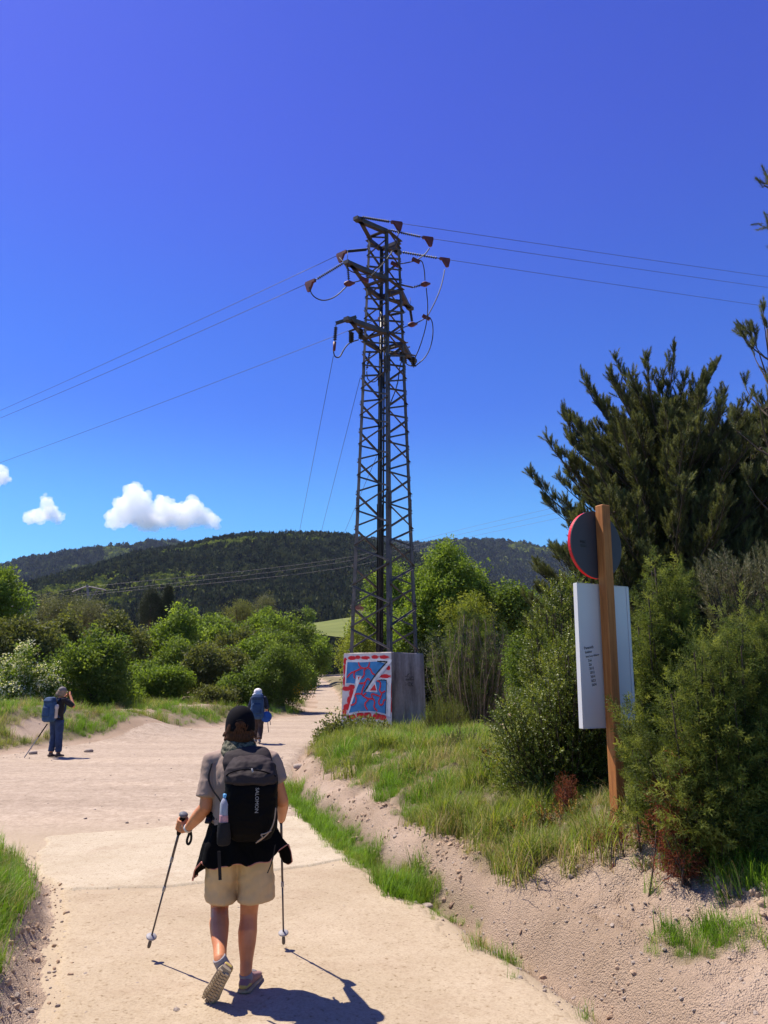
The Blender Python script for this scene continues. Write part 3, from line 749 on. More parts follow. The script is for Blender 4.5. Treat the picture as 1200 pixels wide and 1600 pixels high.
    far_r = [(1330, 447, 46), (1330, 464, 46.5), (1330, 494, 48)]
    wires = []
    for i, (a, (px, py), d) in enumerate(starts_r):
        b = P(px, py, d); insulator(a, b, .06, 15)
        f = P(*far_r[i]); ends['r%d' % i] = cover(b, f - b, 1); wires.append((b + (f - b) / np.linalg.norm(f - b) * .5, f))
    starts_l = [(leg_pt(3, ZT - .55), (541, 393), 26.6), (tips[2] + np.array([-.1, 0, .05]), (492, 438), 25.4), (tips[3] + np.array([-.2, .0, -.15]), (606, 493), 28.3)]
    far_l = [(-60, 661, 52), (-60, 671, 50), (-60, 737, 56)]
    for i, (a, (px, py), d) in enumerate(starts_l):
        b = P(px, py, d); insulator(a, b, .06, 15 if i < 2 else 9)
        f = P(*far_l[i]); ends['l%d' % i] = cover(b, f - b, 1); wires.append((b + (f - b) / np.linalg.norm(f - b) * .5, f))
    # jumper cables
    def jumper(pts, r=.022): part_tube('jumper_cable', pts, r, cab, 6)
    b_ml = P(545, 443, 25.7); bulb(b_ml); insulator(tips[2] + np.array([0, 0, -.05]), b_ml + np.array([0, 0, .1]), .06, 7)
    knot(P(569, 437, 25.9)); jumper(curve_px([(623, 363, 26.95), (617, 388, 26.7), (600, 411, 26.3), (582, 430, 26), (569, 437, 25.9)]))
    jumper(curve_px([(569, 437, 25.9), (557, 440, 25.8), (545, 443, 25.7)]))
    jumper(curve_px([(543, 446, 25.7), (525, 464, 25.6), (505, 471, 25.5), (488, 463, 25.4), (483, 448, 25.3)]))
    jumper(curve_px([(531, 403, 26.4), (537, 410, 26.2), (545, 424, 26), (570, 430, 26.2), (600, 425, 26.8)]))
    jumper(curve_px([(671, 388, 27.6), (664, 398, 27.6), (650, 407, 27.7)])); knot(P(650, 407, 27.7)); jumper(curve_px([(650, 407, 27.7), (635, 411, 27.8), (617, 413, 27.8)])); knot(P(617, 413, 27.8))
    jumper(curve_px([(650, 407, 27.7), (659, 406, 27.7), (663, 420, 27.8), (664, 438, 27.8)])); b_r = P(664, 444, 27.8); bulb(b_r)
    brk = P(645, 449, 28.0); part_tube('bracket', [leg_pt(1, brk[2] - .1), brk], .04, steel, 4); insulator(brk, b_r, .06, 6)
    jumper(curve_px([(666, 450, 27.8), (669, 480, 27.8), (666, 510, 27.9), (656, 543, 28.3), (648, 560, 28.5)]))
    jumper(curve_px([(695, 421, 29.5), (690, 447, 29.2), (680, 472, 28.9), (667, 496, 28.7)])); knot(P(666, 496, 28.7))
    jumper(curve_px([(667, 494, 28.7), (676, 500, 28.7), (677, 528, 28.6), (668, 556, 28.6), (648, 573, 28.6)]))
    b_mr = P(644, 507, 28.7); bulb(b_mr); insulator(tips[3] + np.array([0, 0, -.05]), b_mr + np.array([0, 0, .1]), .06, 7)
    jumper(curve_px([(666, 496, 28.7), (655, 503, 28.7), (644, 507, 28.7)])); jumper(curve_px([(642, 508, 28.7), (631, 511, 28.5), (622, 518, 28.2), (605, 524, 27.9)]))
    # lower arm: arresters and cable heads
    bl0, bl1 = P(526, 507, 26.0), P(558, 497, 26.6); m = MB(); m.angle_bar(bl0, bl1, .12, .02, np.array([0, 0, 1.0]), np.array([0, 1.0, 0])); m.build('bracket', steel, root)
    a1, a2 = P(525, 509, 26.0), P(522, 548, 26.0); insulator(a1, (a1 * .35 + a2 * .65), .075, 7); part_tube('cable_boot', [(a1 * .35 + a2 * .65), a2], [.06, .05], red, 8)
    jumper(curve_px([(521, 549, 26), (523, 558, 26), (531, 559, 26), (537, 546, 26.1), (546, 535, 26.2), (560, 531, 26.5)]), .026)
    for px, py, d in ((549, 518, 26.2), (564, 513, 26.6), (632, 552, 28.2), (646, 557, 28.6), (628, 548, 27.9)):
        a = P(px, py, d); insulator(a, a + np.array([0, 0, -.48]), .11, 5, dark, 'surge_arrester')
    part_tube('bracket', [P(545, 518, 26.1), P(572, 509, 26.8)], .035, steel, 4); part_tube('bracket', [P(620, 549, 27.7), P(650, 556, 28.7)], .035, steel, 4)
    part_tube('bracket', [P(608, 552, 27.3), P(640, 542, 28.6)], .035, steel, 4); part_tube('bracket', [P(607, 545, 27.3), P(637, 535, 28.6)], .03, steel, 4)
    for z, k in ((arms[1][2], 0), (arms[1][2], 1)):
        part_tube('bird_spike', [tips[2 + k] + np.array([0, 0, .05]), tips[2 + k] + np.array([0, 0, .5])], .012, steel, 4)
    jumper(curve_px([(632, 566, 28.2), (640, 572, 28.4), (650, 572, 28.6)])); jumper(curve_px([(628, 563, 28), (624, 575, 27.8), (622, 600, 27.7), (606, 640, 28)]))
    insulator(P(578, 548, 28), P(573, 578, 28), .06, 8); jumper(curve_px([(573, 580, 28), (574, 594, 28), (585, 598, 28), (592, 590, 28.2)]))
    # climbing ladder bracket plates seen through the lattice
    # conductors
    def sag(a, b, s, n=28):
        tt = np.linspace(0, 1, n)[:, None]; q = a * (1 - tt) + b * tt; q[:, 2] -= (4 * s * tt * (1 - tt))[:, 0]; return q
    names = ['uppermost overhead cable running right from the pylon top', 'middle overhead cable running right from the pylon top', 'lowest overhead cable running right behind the slim pine', 'upper overhead cable running left from the pylon', 'second overhead cable running left from the middle arm', 'lowest overhead cable running left behind the bottom arm']
    for (a, b), lab, s in zip(wires, names, (.15, .15, .15, .35, .35, .4)):
        m = MB(); m.tube(sag(a, b + (b - a) * .8, s), .0105, 5); o = m.build('power_cable', cab, None, True); tag(o, lab, 'cable', 'overhead cables on the pylon')
    for (a, mid), lab in zip((((521, 556, 26.0), (467, 835, 330)), ((563, 590, 28.2), (501, 835, 330)), ((592, 705, 28.0), (537, 835, 330))), ('leftmost thin cable dropping from the lower arm towards the hill', 'second thin cable dropping from the pylon towards the hill', 'short thin cable dropping beside the pylon towards the hill')):
        pa = P(*a); pm = P(*mid); pts = [pa * (1 - q) + pm * q for q in np.linspace(0, 1, 12)]
        m = MB(); m.tube(pts, [.010 + .05 * q for q in np.linspace(0, 1, 12)], 4); o = m.build('power_cable', cab, None, True); tag(o, lab, 'cable', 'thin cables towards the hill')
    # far line across the valley
    fp = empty('far_pylon', P(143, 975, 330), 'small distant pylon with wide arms among dark pines', 'pylon')
    b = P(143, 985, 330); top = P(136, 914, 330)
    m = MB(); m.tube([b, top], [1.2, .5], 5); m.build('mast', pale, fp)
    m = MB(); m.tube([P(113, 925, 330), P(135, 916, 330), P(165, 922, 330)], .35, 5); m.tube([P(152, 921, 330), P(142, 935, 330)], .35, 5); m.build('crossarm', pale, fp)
    for i, (p0, p1, p2, lab) in enumerate((((15, 938), (136, 916), (560, 871), 'upper pale far cable crossing in front of the wooded hill'), ((15, 943), (165, 922), (560, 876), 'middle pale far cable crossing in front of the wooded hill'), ((15, 948), (150, 927), (560, 886), 'lower pale far cable crossing in front of the wooded hill'))):
        q = [P(*p0, 300), P(*p1, 330), P((p1[0] + p2[0]) / 2, (p1[1] + p2[1]) / 2 + 3, 300), P(*p2, 230), P(690, 834 + i * 7, 190), P(880, 790 + i * 9, 150)]
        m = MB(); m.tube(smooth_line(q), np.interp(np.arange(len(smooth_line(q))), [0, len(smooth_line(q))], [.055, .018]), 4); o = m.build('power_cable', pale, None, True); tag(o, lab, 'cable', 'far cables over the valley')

# ------------------------------------------------------------------ signpost
def text_mesh(body, size, extrude=.0006):
    c = bpy.data.curves.new('lettering', 'FONT'); c.body = body; c.size = size; c.extrude = extrude; c.resolution_u = 2; c.align_x = 'LEFT'
    o = bpy.data.objects.new('lettering', c); COL.objects.link(o); me = evaluated(o); bpy.data.objects.remove(o); return me
def place_text(body, size, origin, xdir, ydir, mat, parent, name='lettering', lab=None, squeeze=1.0, bold=0):
    me = text_mesh(body, size); X = np.asarray(xdir, float); Y = np.asarray(ydir, float); Z = np.cross(X, Y)
    displace(me, lambda c, n: np.asarray(origin) + np.outer(c[:, 0] * squeeze, X) + np.outer(c[:, 1], Y) + np.outer(c[:, 2], Z))
    o = link_mesh(name, me, mat, parent, False)
    return o
def build_signpost():
    t = NT('brown_timber'); co = t.coord('Object'); mp = t.a('ShaderNodeMapping'); mp.inputs['Scale'].default_value = (22, 22, 1.1); t.k(co, mp.inputs[0])
    n = t.noise(mp.outputs[0], 2.0, 6, .65); n2 = t.noise(co, 3, 3)
    col = t.ramp(n, [(.25, (.21, .072, .018)), (.5, (.36, .135, .036)), (.75, (.46, .195, .06))])
    col = t.mix(t.math('MULTIPLY', t.math('SUBTRACT', n2, .55, True), 3, True), col, (.12, .045, .02))
    wood = t.principled(col, .7, t.bump(n, .3, .006), 0, .25)
    grey = simple_mat('sign_back_grey', (.055, .048, .056), .55, .06, 2); redm = simple_mat('sign_red', (.62, .01, .025), .4, .05, 3)
    whitem = simple_mat('board_white', (.60, .58, .58), .45, .04, 2); ink = simple_mat('black_ink', (.02, .02, .022), .6, .1, 5)
    a = math.radians(29); nb = np.array([math.sin(a), -math.cos(a), 0]); sd = np.array([math.cos(a), math.sin(a), 0]); up = np.array([0, 0, 1.0])
    base = P(967, 1290, 6.6); top = P(941, 790, 6.6)
    root = empty('signpost', (base[0], base[1], base[2]), 'brown square timber post with a round sign and a white board seen from behind', 'signpost')
    ax = (top - base) / np.linalg.norm(top - base); w = .047
    m = MB(); ring = []
    e = .006
    for q, ins in ((base - ax * .35, 0), (top - ax * .008, 0), (top, .006)):
        ww = w - ins
        ring.append([q + sd * x + nb * y for x, y in ((-ww + e, -ww), (ww - e, -ww), (ww, -ww + e), (ww, ww - e), (ww - e, ww), (-ww + e, ww), (-ww, ww - e), (-ww, -ww + e))])
    m.rings(ring); m.build('post', wood, root)
    def on_axis(z): return base + ax * (z - base[2]) / ax[2]
    dz = P(940, 850, 6.6)[2]; dc = on_axis(dz) - nb * (w + .014) - sd * .03
    m = MB(); m.lathe([(.30, -.010), (.304, -.006), (.304, .0)], dc, nb, 56); o_plate = m.build('round_sign', grey, root)
    m = MB(); ang = np.linspace(0, 2 * PI, 57)[:-1]
    rr = []
    for r, h in ((.298, -.012), (.303, -.012), (.303, -.042), (.298, -.042), (.298, -.012)):
        rr.append([dc + nb * h + (sd * math.cos(q) + up * math.sin(q)) * r for q in ang])
    m.rings(rr, cap=False); m.build('rim', redm, o_plate)
    place_text('MSC', .036, dc + nb * .0025 - sd * .20 + up * .0, sd, up, ink, o_plate)
    for k in (0, 1): m = MB(); m.box(dc + nb * .0025 - sd * .162 + up * (-.016 - .012 * k), (.075, .004, .001), np.stack([sd, up, nb], 1)); m.build('lettering', ink, o_plate)
    z1, z0 = P(935, 913, 6.6)[2], P(955, 1137, 6.6)[2]; bc = on_axis((z0 + z1) / 2) - nb * (w + .027) + sd * .025; hh = (z1 - z0) / 2
    bax = np.stack([sd, nb, ax], 1)
    W = .305
    m = MB(); ring = []
    m.box(bc, (2 * W, .012, 2 * hh), bax)
    board = m.build('board', whitem, root)
    m = MB()
    for sx in (-1, 1):
        m.box(bc + sd * sx * (W + .003) - nb * .012, (.005, .045, 2 * hh + .004), bax)
        m.box(bc + sd * sx * (W - .012) + nb * .0085, (.024, .004, 2 * hh - .004), bax)
    for sz in (-1, 1): m.box(bc + ax * sz * (hh + .003) - nb * .012, (2 * W, .045, .005), bax)
    m.build('flange', whitem, board)
    m = MB(); m.lathe([(.02, 0), (.02, .006), (.012, .012)], bc + nb * .006 - sd * .028 - ax * (hh - .07), nb, 10); m.build('bolt', ink, board)
    tx = sd * math.cos(.14) + ax * math.sin(.14); ty = -sd * math.sin(.14) + ax * math.cos(.14)
    o0 = bc + nb * .0075 - sd * .255 + ax * (hh - .735 + .17)
    for k, (tx_, dx, s) in enumerate((('Panaceth', 0, .034), ('Institut', .01, .03), ('Sant Luca Albaner', .015, .024), ('Zaù', .04, .03), ('Zài', .045, .03), ('2012', .05, .03), ('2013', .055, .03), ('2014', .06, .03), ('2023', .065, .03), ('2024', .07, .03))):
        place_text(tx_, s, o0 + sd * dx - ax * (.0 + .034 * k), tx, ty, ink, board, 'handwriting', squeeze=.9)

# ------------------------------------------------------------------ plants: small real meshes that crowns, bushes and turf are made of
def leaf_cluster(name, mat, n, ll, lw, seed, flat=.6, fold=.25):
    "n folded leaves spread through a unit ball"
    g = np.random.default_rng(seed)
    p = g.normal(size=(n, 3)); p /= np.linalg.norm(p, axis=1, keepdims=True); p *= g.uniform(.35, 1.0, (n, 1)) ** .6
    d = p + g.normal(0, .7, (n, 3)); d[:, 2] -= .1; d /= np.linalg.norm(d, axis=1, keepdims=True)
    nn = g.normal(0, 1, (n, 3)) * (1 - flat) + np.array([0, 0, 1.0]) * flat + p * .5
    s = np.cross(d, nn); s /= np.linalg.norm(s, axis=1, keepdims=True); nn = np.cross(s, d)
    L = ll * g.uniform(.7, 1.25, (n, 1)); W = lw * g.uniform(.7, 1.25, (n, 1))
    V = np.stack([p, p + d * L * .45 + s * W * .5 + nn * W * fold, p + d * L, p + d * L * .45 - s * W * .5 + nn * W * fold], 1).reshape(-1, 3)
    i = np.arange(n) * 4
    F = np.concatenate([np.stack([i, i + 1, i + 2], 1), np.stack([i, i + 2, i + 3], 1)])
    me = quick_mesh(name, V, F); me.materials.append(mat); return proto(name, me)
def shoot(name, mat, n, length, needle, width, seed, ang=.75, woody=None):
    "bottle-brush shoot along +Z"
    g = np.random.default_rng(seed)
    h = g.uniform(0, 1, n) ** .85 * length; az = g.uniform(0, 2 * PI, n); a = ang * g.uniform(.6, 1.2, n) * np.interp(h / length, [0, .8, 1], [1.1, .9, .35])
    d = np.stack([np.sin(a) * np.cos(az), np.sin(a) * np.sin(az), np.cos(a)], 1)
    p = np.stack([0 * h, 0 * h, h], 1); s = np.cross(d, g.normal(size=(n, 3))); s /= np.linalg.norm(s, axis=1, keepdims=True)
    L = needle * g.uniform(.7, 1.15, (n, 1))
    V = np.stack([p + s * width / 2, p - s * width / 2, p + d * L], 1).reshape(-1, 3)
    F = np.arange(n * 3).reshape(-1, 3)
    if woody is not None:
        k = len(V); r = .006; q = np.array([[r, 0, 0], [-r / 2, r * .87, 0], [-r / 2, -r * .87, 0], [0, 0, length]])
        V = np.vstack([V, q]); F = np.vstack([F, [[k, k + 1, k + 3], [k + 1, k + 2, k + 3], [k + 2, k, k + 3]]])
    me = quick_mesh(name, V, F); me.materials.append(mat)
    if woody is not None:
        me.materials.append(woody); mi = np.zeros(len(F), np.int32); mi[-3:] = 1; me.polygons.foreach_set('material_index', mi)
    return proto(name, me)
def spray(name, mat, seed, length=.20, twigs=18, needles=12, nl=.019, w=.0048, droop=.25):
    "juniper spray: a twig with side sprigs closely set with needles"
    g = np.random.default_rng(seed); V = []; F = []
    def nd(p, d, L):
        s = np.cross(d, g.normal(size=3)); s /= np.linalg.norm(s); k = len(V)
        V.extend([p + s * w / 2, p - s * w / 2, p + d * L]); F.append((k, k + 1, k + 2))
    for i in range(twigs):
        h = length * (i + .5) / twigs; az = i * 2.4 + g.uniform(-.4, .4); sl = .085 * (1 - .65 * h / length) * g.uniform(.7, 1.3)
        a = g.uniform(.6, .95); d = np.array([math.sin(a) * math.cos(az), math.sin(a) * math.sin(az), math.cos(a)])
        for j in range(needles):
            t = (j + .5) / needles; p = np.array([0, 0, h]) + d * sl * t; dd = d + g.normal(0, .55, 3); dd /= np.linalg.norm(dd); nd(p, dd, nl * g.uniform(.8, 1.3))
    for j in range(8):
        dd = np.array([0, 0, 1.0]) + g.normal(0, .4, 3); dd /= np.linalg.norm(dd); nd(np.array([0, 0, length * (.6 + .4 * j / 8)]), dd, nl * 1.3)
    me = quick_mesh(name, np.array(V), np.array(F)); me.materials.append(mat); return proto(name, me)
def leafy_twig(name, mat, seed, length=.15, n=16, ll=.024, lw=.013):
    g = np.random.default_rng(seed); V = []; F = []
    for i in range(n):
        h = length * (i + .6) / n; az = (i % 2) * PI + (i // 2) * 1.2 + g.uniform(-.3, .3); a = g.uniform(.6, 1.15)
        d = np.array([math.sin(a) * math.cos(az), math.sin(a) * math.sin(az), math.cos(a)]); s = np.cross(d, [0, 0, 1.0]); s /= np.linalg.norm(s); nn = np.cross(s, d)
        L = ll * g.uniform(.8, 1.2); W = lw * g.uniform(.8, 1.2); p = np.array([0, 0, h]); k = len(V)
        V += [p, p + d * L * .35 + s * W * .5 + nn * .002, p + d * L * .75 + s * W * .38 + nn * .002, p + d * L, p + d * L * .75 - s * W * .38 + nn * .002, p + d * L * .35 - s * W * .5 + nn * .002]
        F += [(k, k + 1, k + 2), (k, k + 2, k + 3), (k, k + 3, k + 4), (k, k + 4, k + 5)]
    me = quick_mesh(name, np.array(V), np.array(F)); me.materials.append(mat); return proto(name, me)
def tuft(name, mat, seed, n=22, h=.30, w=.007, lean=.5, base=.05):
    g = np.random.default_rng(seed); V = []; F = []
    for i in range(n):
        az = g.uniform(0, 2 * PI); le = lean * g.uniform(.3, 1.25); H_ = h * g.uniform(.5, 1.15); ww = w * g.uniform(.7, 1.3)
        o = np.array([g.normal(0, base), g.normal(0, base), -.015]); d = np.array([math.cos(az), math.sin(az), 0]); s = np.array([-d[1], d[0], 0])
        k = len(V)
        for t, q in ((0, 1.0), (.4, .85), (.75, .5)):
            c = o + d * le * H_ * t * t * 1.1 + np.array([0, 0, H_ * (t - .28 * le * t * t)])
            V += [c + s * ww * q / 2, c - s * ww * q / 2]
        V.append(o + d * le * H_ * 1.15 + np.array([0, 0, H_ * (1 - .42 * le)]))
        F += [(k, k + 1, k + 3), (k, k + 3, k + 2), (k + 2, k + 3, k + 5), (k + 2, k + 5, k + 4), (k + 4, k + 5, k + 6)]
    me = quick_mesh(name, np.array(V), np.array(F)); me.materials.append(mat); return proto(name, me)

def veg_materials():
    global L_BRIGHT, L_MID, L_OLIVE, L_DARK, L_YEL, L_PINE, L_PINE2, L_JUN, L_JUN2, L_DEAD, L_BOX, L_GRASS, L_GRASS2, L_DRY, L_WHITE, L_YFL, L_GREYSH, L_ORANGE, BARK, BARK_G, TWIG
    L_BRIGHT = leaf_mat('leaf_bright', (.135, .205, .034), .35, .45, yellow=(.22, .29, .06))
    L_MID = leaf_mat('leaf_mid', (.105, .16, .032), .35, .42, yellow=(.165, .22, .045))
    L_OLIVE = leaf_mat('leaf_olive', (.105, .12, .042), .35, .38, yellow=(.16, .175, .06))
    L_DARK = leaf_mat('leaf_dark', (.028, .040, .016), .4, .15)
    L_YEL = leaf_mat('leaf_yellow_green', (.18, .215, .035), .35, .4, yellow=(.26, .28, .06))
    L_PINE = leaf_mat('pine_needle', (.10, .112, .055), .45, .25, .5, yellow=(.19, .20, .09))
    L_PINE2 = leaf_mat('pine_needle_pale', (.13, .13, .07), .35, .15, .5)
    L_JUN = leaf_mat('juniper_needle', (.082, .115, .028), .6, .35, .6, yellow=(.20, .23, .058))
    L_JUN2 = leaf_mat('juniper_tip', (.17, .205, .045), .4, .4, .6, yellow=(.29, .31, .08))
    L_DEAD = leaf_mat('dead_needle', (.15, .040, .024), .45, .2, .7, yellow=(.32, .10, .05))
    L_BOX = leaf_mat('box_leaf', (.085, .115, .024), .5, .35, .38, yellow=(.20, .225, .05))
    L_GRASS = leaf_mat('grass_blade', (.14, .20, .032), .3, .4, yellow=(.25, .27, .07))
    L_GRASS2 = leaf_mat('grass_fresh', (.12, .23, .022), .3, .4, yellow=(.17, .29, .04))
    L_DRY = leaf_mat('straw', (.40, .32, .19), .3, .25, .8)
    L_WHITE = leaf_mat('white_blossom', (.62, .62, .54), .2, .3, .8); L_YFL = leaf_mat('yellow_blossom', (.52, .34, .012), .25, .3, .8)
    L_GREYSH = leaf_mat('grey_heath', (.10, .085, .075), .3, .1, .8, yellow=(.15, .14, .08))
    L_ORANGE = leaf_mat('rusty_leaf', (.24, .11, .03), .35, .25, .7, yellow=(.30, .17, .05))
    BARK = simple_mat('bark_brown', (.075, .052, .038), .9, .35, 9, .6, 30); BARK_G = simple_mat('bark_grey', (.13, .11, .095), .9, .35, 8, .6, 30); TWIG = simple_mat('dry_twig', (.22, .15, .105), .9, .3, 12)

def limb_mesh(mb, pts, r0, r1, n=6):
    pts = smooth_line(pts); mb.tube(pts, np.linspace(r0, r1, len(pts)), n)

PROTO = {}
def make_protos():
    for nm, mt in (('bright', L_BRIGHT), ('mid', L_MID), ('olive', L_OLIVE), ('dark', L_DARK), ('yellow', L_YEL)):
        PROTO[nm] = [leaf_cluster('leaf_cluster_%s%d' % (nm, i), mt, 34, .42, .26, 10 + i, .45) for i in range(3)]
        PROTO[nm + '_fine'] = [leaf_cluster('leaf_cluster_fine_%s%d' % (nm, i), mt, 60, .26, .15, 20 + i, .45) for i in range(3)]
    PROTO['pine'] = [shoot('pine_shoot%d' % i, L_PINE, 96, .21, .078, .0068, 30 + i, .75, BARK) for i in range(3)]
    PROTO['pine_pale'] = [shoot('pine_shoot_pale%d' % i, L_PINE2, 70, .24, .07, .005, 35 + i, .8, BARK) for i in range(2)]
    PROTO['farpine'] = [leaf_cluster('needle_cluster%d' % i, L_PINE, 70, .30, .07, 40 + i, .2) for i in range(3)]
    PROTO['farpine_y'] = [leaf_cluster('needle_cluster_y%d' % i, L_OLIVE, 60, .30, .09, 44 + i, .3) for i in range(2)]
    PROTO['juniper'] = [spray('juniper_spray%d' % i, L_JUN, 50 + i) for i in range(3)]
    PROTO['juniper2'] = [spray('juniper_tip_spray%d' % i, L_JUN2, 55 + i) for i in range(2)]
    PROTO['dead'] = [spray('dead_spray%d' % i, L_DEAD, 60 + i, .14, 9, 6) for i in range(2)]
    PROTO['box'] = [leafy_twig('box_twig%d' % i, L_BOX, 70 + i) for i in range(3)]
    PROTO['white'] = [leaf_cluster('blossom%d' % i, L_WHITE, 26, .30, .26, 80 + i, .6) for i in range(2)]
    PROTO['yellow_flower'] = [leaf_cluster('yellow_blossom%d' % i, L_YFL, 24, .3, .26, 83 + i, .6) for i in range(2)]
    PROTO['grass'] = [tuft('grass_tuft%d' % i, L_GRASS, 90 + i, 26, .27, .0065, .65, .05) for i in range(3)] + [tuft('grass_tuft_fresh', L_GRASS2, 95, 30, .25, .006, .55, .05), tuft('grass_tuft_dry', L_DRY, 96, 16, .26, .004, .7, .05)]
    PROTO['fresh'] = [tuft('fresh_tuft%d' % i, L_GRASS2, 100 + i, 30, .22, .006, .6, .045) for i in range(2)]
    PROTO['heath'] = [shoot('heath_shoot%d' % i, L_GREYSH, 40, .22, .05, .004, 110 + i, .5) for i in range(2)]
    PROTO['broom'] = [shoot('broom_shoot%d' % i, L_OLIVE, 40, .26, .06, .004, 114 + i, .35) for i in range(2)]
    PROTO['rusty'] = [leafy_twig('rusty_twig%d' % i, L_ORANGE, 118 + i, .14, 14, .022, .014) for i in range(2)]

def broadleaf(name, label, cat, box, d, kind, csize, nl=16, group=None, dens=1.0, blossom=None, bark=None, ground=None, seed=None, shell=.55, depth=.9):
    "box: crown outline in photo pixels (x0, y0, x1, y1); d: distance"
    g = np.random.default_rng(int(box[0] * 7 + box[1] * 13 + d * 31) % 2**31)
    x0, y0, x1, y1 = box; c = P((x0 + x1) / 2, (y0 + y1) / 2, d); mp = mpp((x0 + x1) / 2, (y0 + y1) / 2, d)
    rx, rz = (x1 - x0) / 2 * mp, (y1 - y0) / 2 * mp; ry = rx * depth
    gz = float(H(c[0], d)) if ground is None else ground
    gz = min(gz, c[2] - rz * .9)
    root = empty(name, (c[0], c[1], gz), label, cat, group)
    # lobes
    lob = []; 
    for i in range(nl):
        q = g.normal(size=3); q /= np.linalg.norm(q); q = q * g.uniform(.45, .93); q[2] = abs(q[2]) * 1.0 - (.45 if i % 3 == 0 else 0)
        r = g.uniform(.16, .42) * (1.25 - .35 * np.linalg.norm(q)); lob.append((q, r))
    lob.append((np.array([0, 0, .05]), .5)); lob.append((np.array([0, 0, -.5]), .42))
    pts = []; dirs = []
    R = np.array([rx, ry, rz])
    for q, r in lob:
        area = 4 * PI * (r ** 2) * (rx * rz + rx * ry + ry * rz) / 3
        n = max(6, int(dens * area / (csize ** 2) * .75))
        u = g.normal(size=(n, 3)); u /= np.linalg.norm(u, axis=1, keepdims=True)
        rr = g.uniform(shell, 1.08, (n, 1)) + (g.random((n, 1)) < .12) * g.uniform(0, .4, (n, 1)); w = 1 + .22 * fbm(u[:, 0] * 2 + q[0] * 5, u[:, 1] * 2, u[:, 2] * 2 + q[2] * 5, 5, 2)[:, None]
        p = c + (q + u * r * rr * w) * R
        pts.append(p); dirs.append(u + np.array([0, 0, .5]))
    pts = np.vstack(pts); dirs = np.vstack(dirs)
    ok = pts[:, 2] > gz - .1; pts, dirs = pts[ok], dirs[ok]
    sc = csize * g.uniform(.65, 1.25, len(pts))
    scatter('crown', pts, eulers(dirs), sc, PROTO[kind], root)
    if blossom:
        k = g.random(len(pts)) < blossom[1]; out = pts[k] + (pts[k] - c) * .06 + np.array([0, -.08, .06])
        if blossom[0] == 'yellow_flower':
            k2 = (out[:, 0] > c[0] + rx * .55) & (out[:, 2] < c[2] - rz * .1); out = out[k2]
        scatter('blossom', out, eulers(g.normal(size=(len(out), 3)) + [0, 0, 1]), csize * (.95 if blossom[0] == 'white' else .7) * g.uniform(.5, 1.1, len(out)), PROTO[blossom[0]], root)
    mb = MB(); tr = max(.05, .045 * (rz * 2 + c[2] - gz) / 2)
    limb_mesh(mb, [(c[0], c[1], gz - .2), (c[0] + g.normal() * .05 * rx, c[1], gz + .35 * (c[2] - gz)), (c[0] + g.normal() * .1 * rx, c[1], c[2] + .3 * rz)], tr, tr * .35, 7)
    for q, r in lob[:8]:
        e = c + q * R; st = np.array([c[0], c[1], gz + (c[2] - gz) * g.uniform(.35, .9)])
        limb_mesh(mb, [st, (st + e) / 2 + np.array([0, 0, -.08 * rz]), e], tr * .45, tr * .12, 5)
    mb.build('trunk', bark or BARK, root, True)
    return root

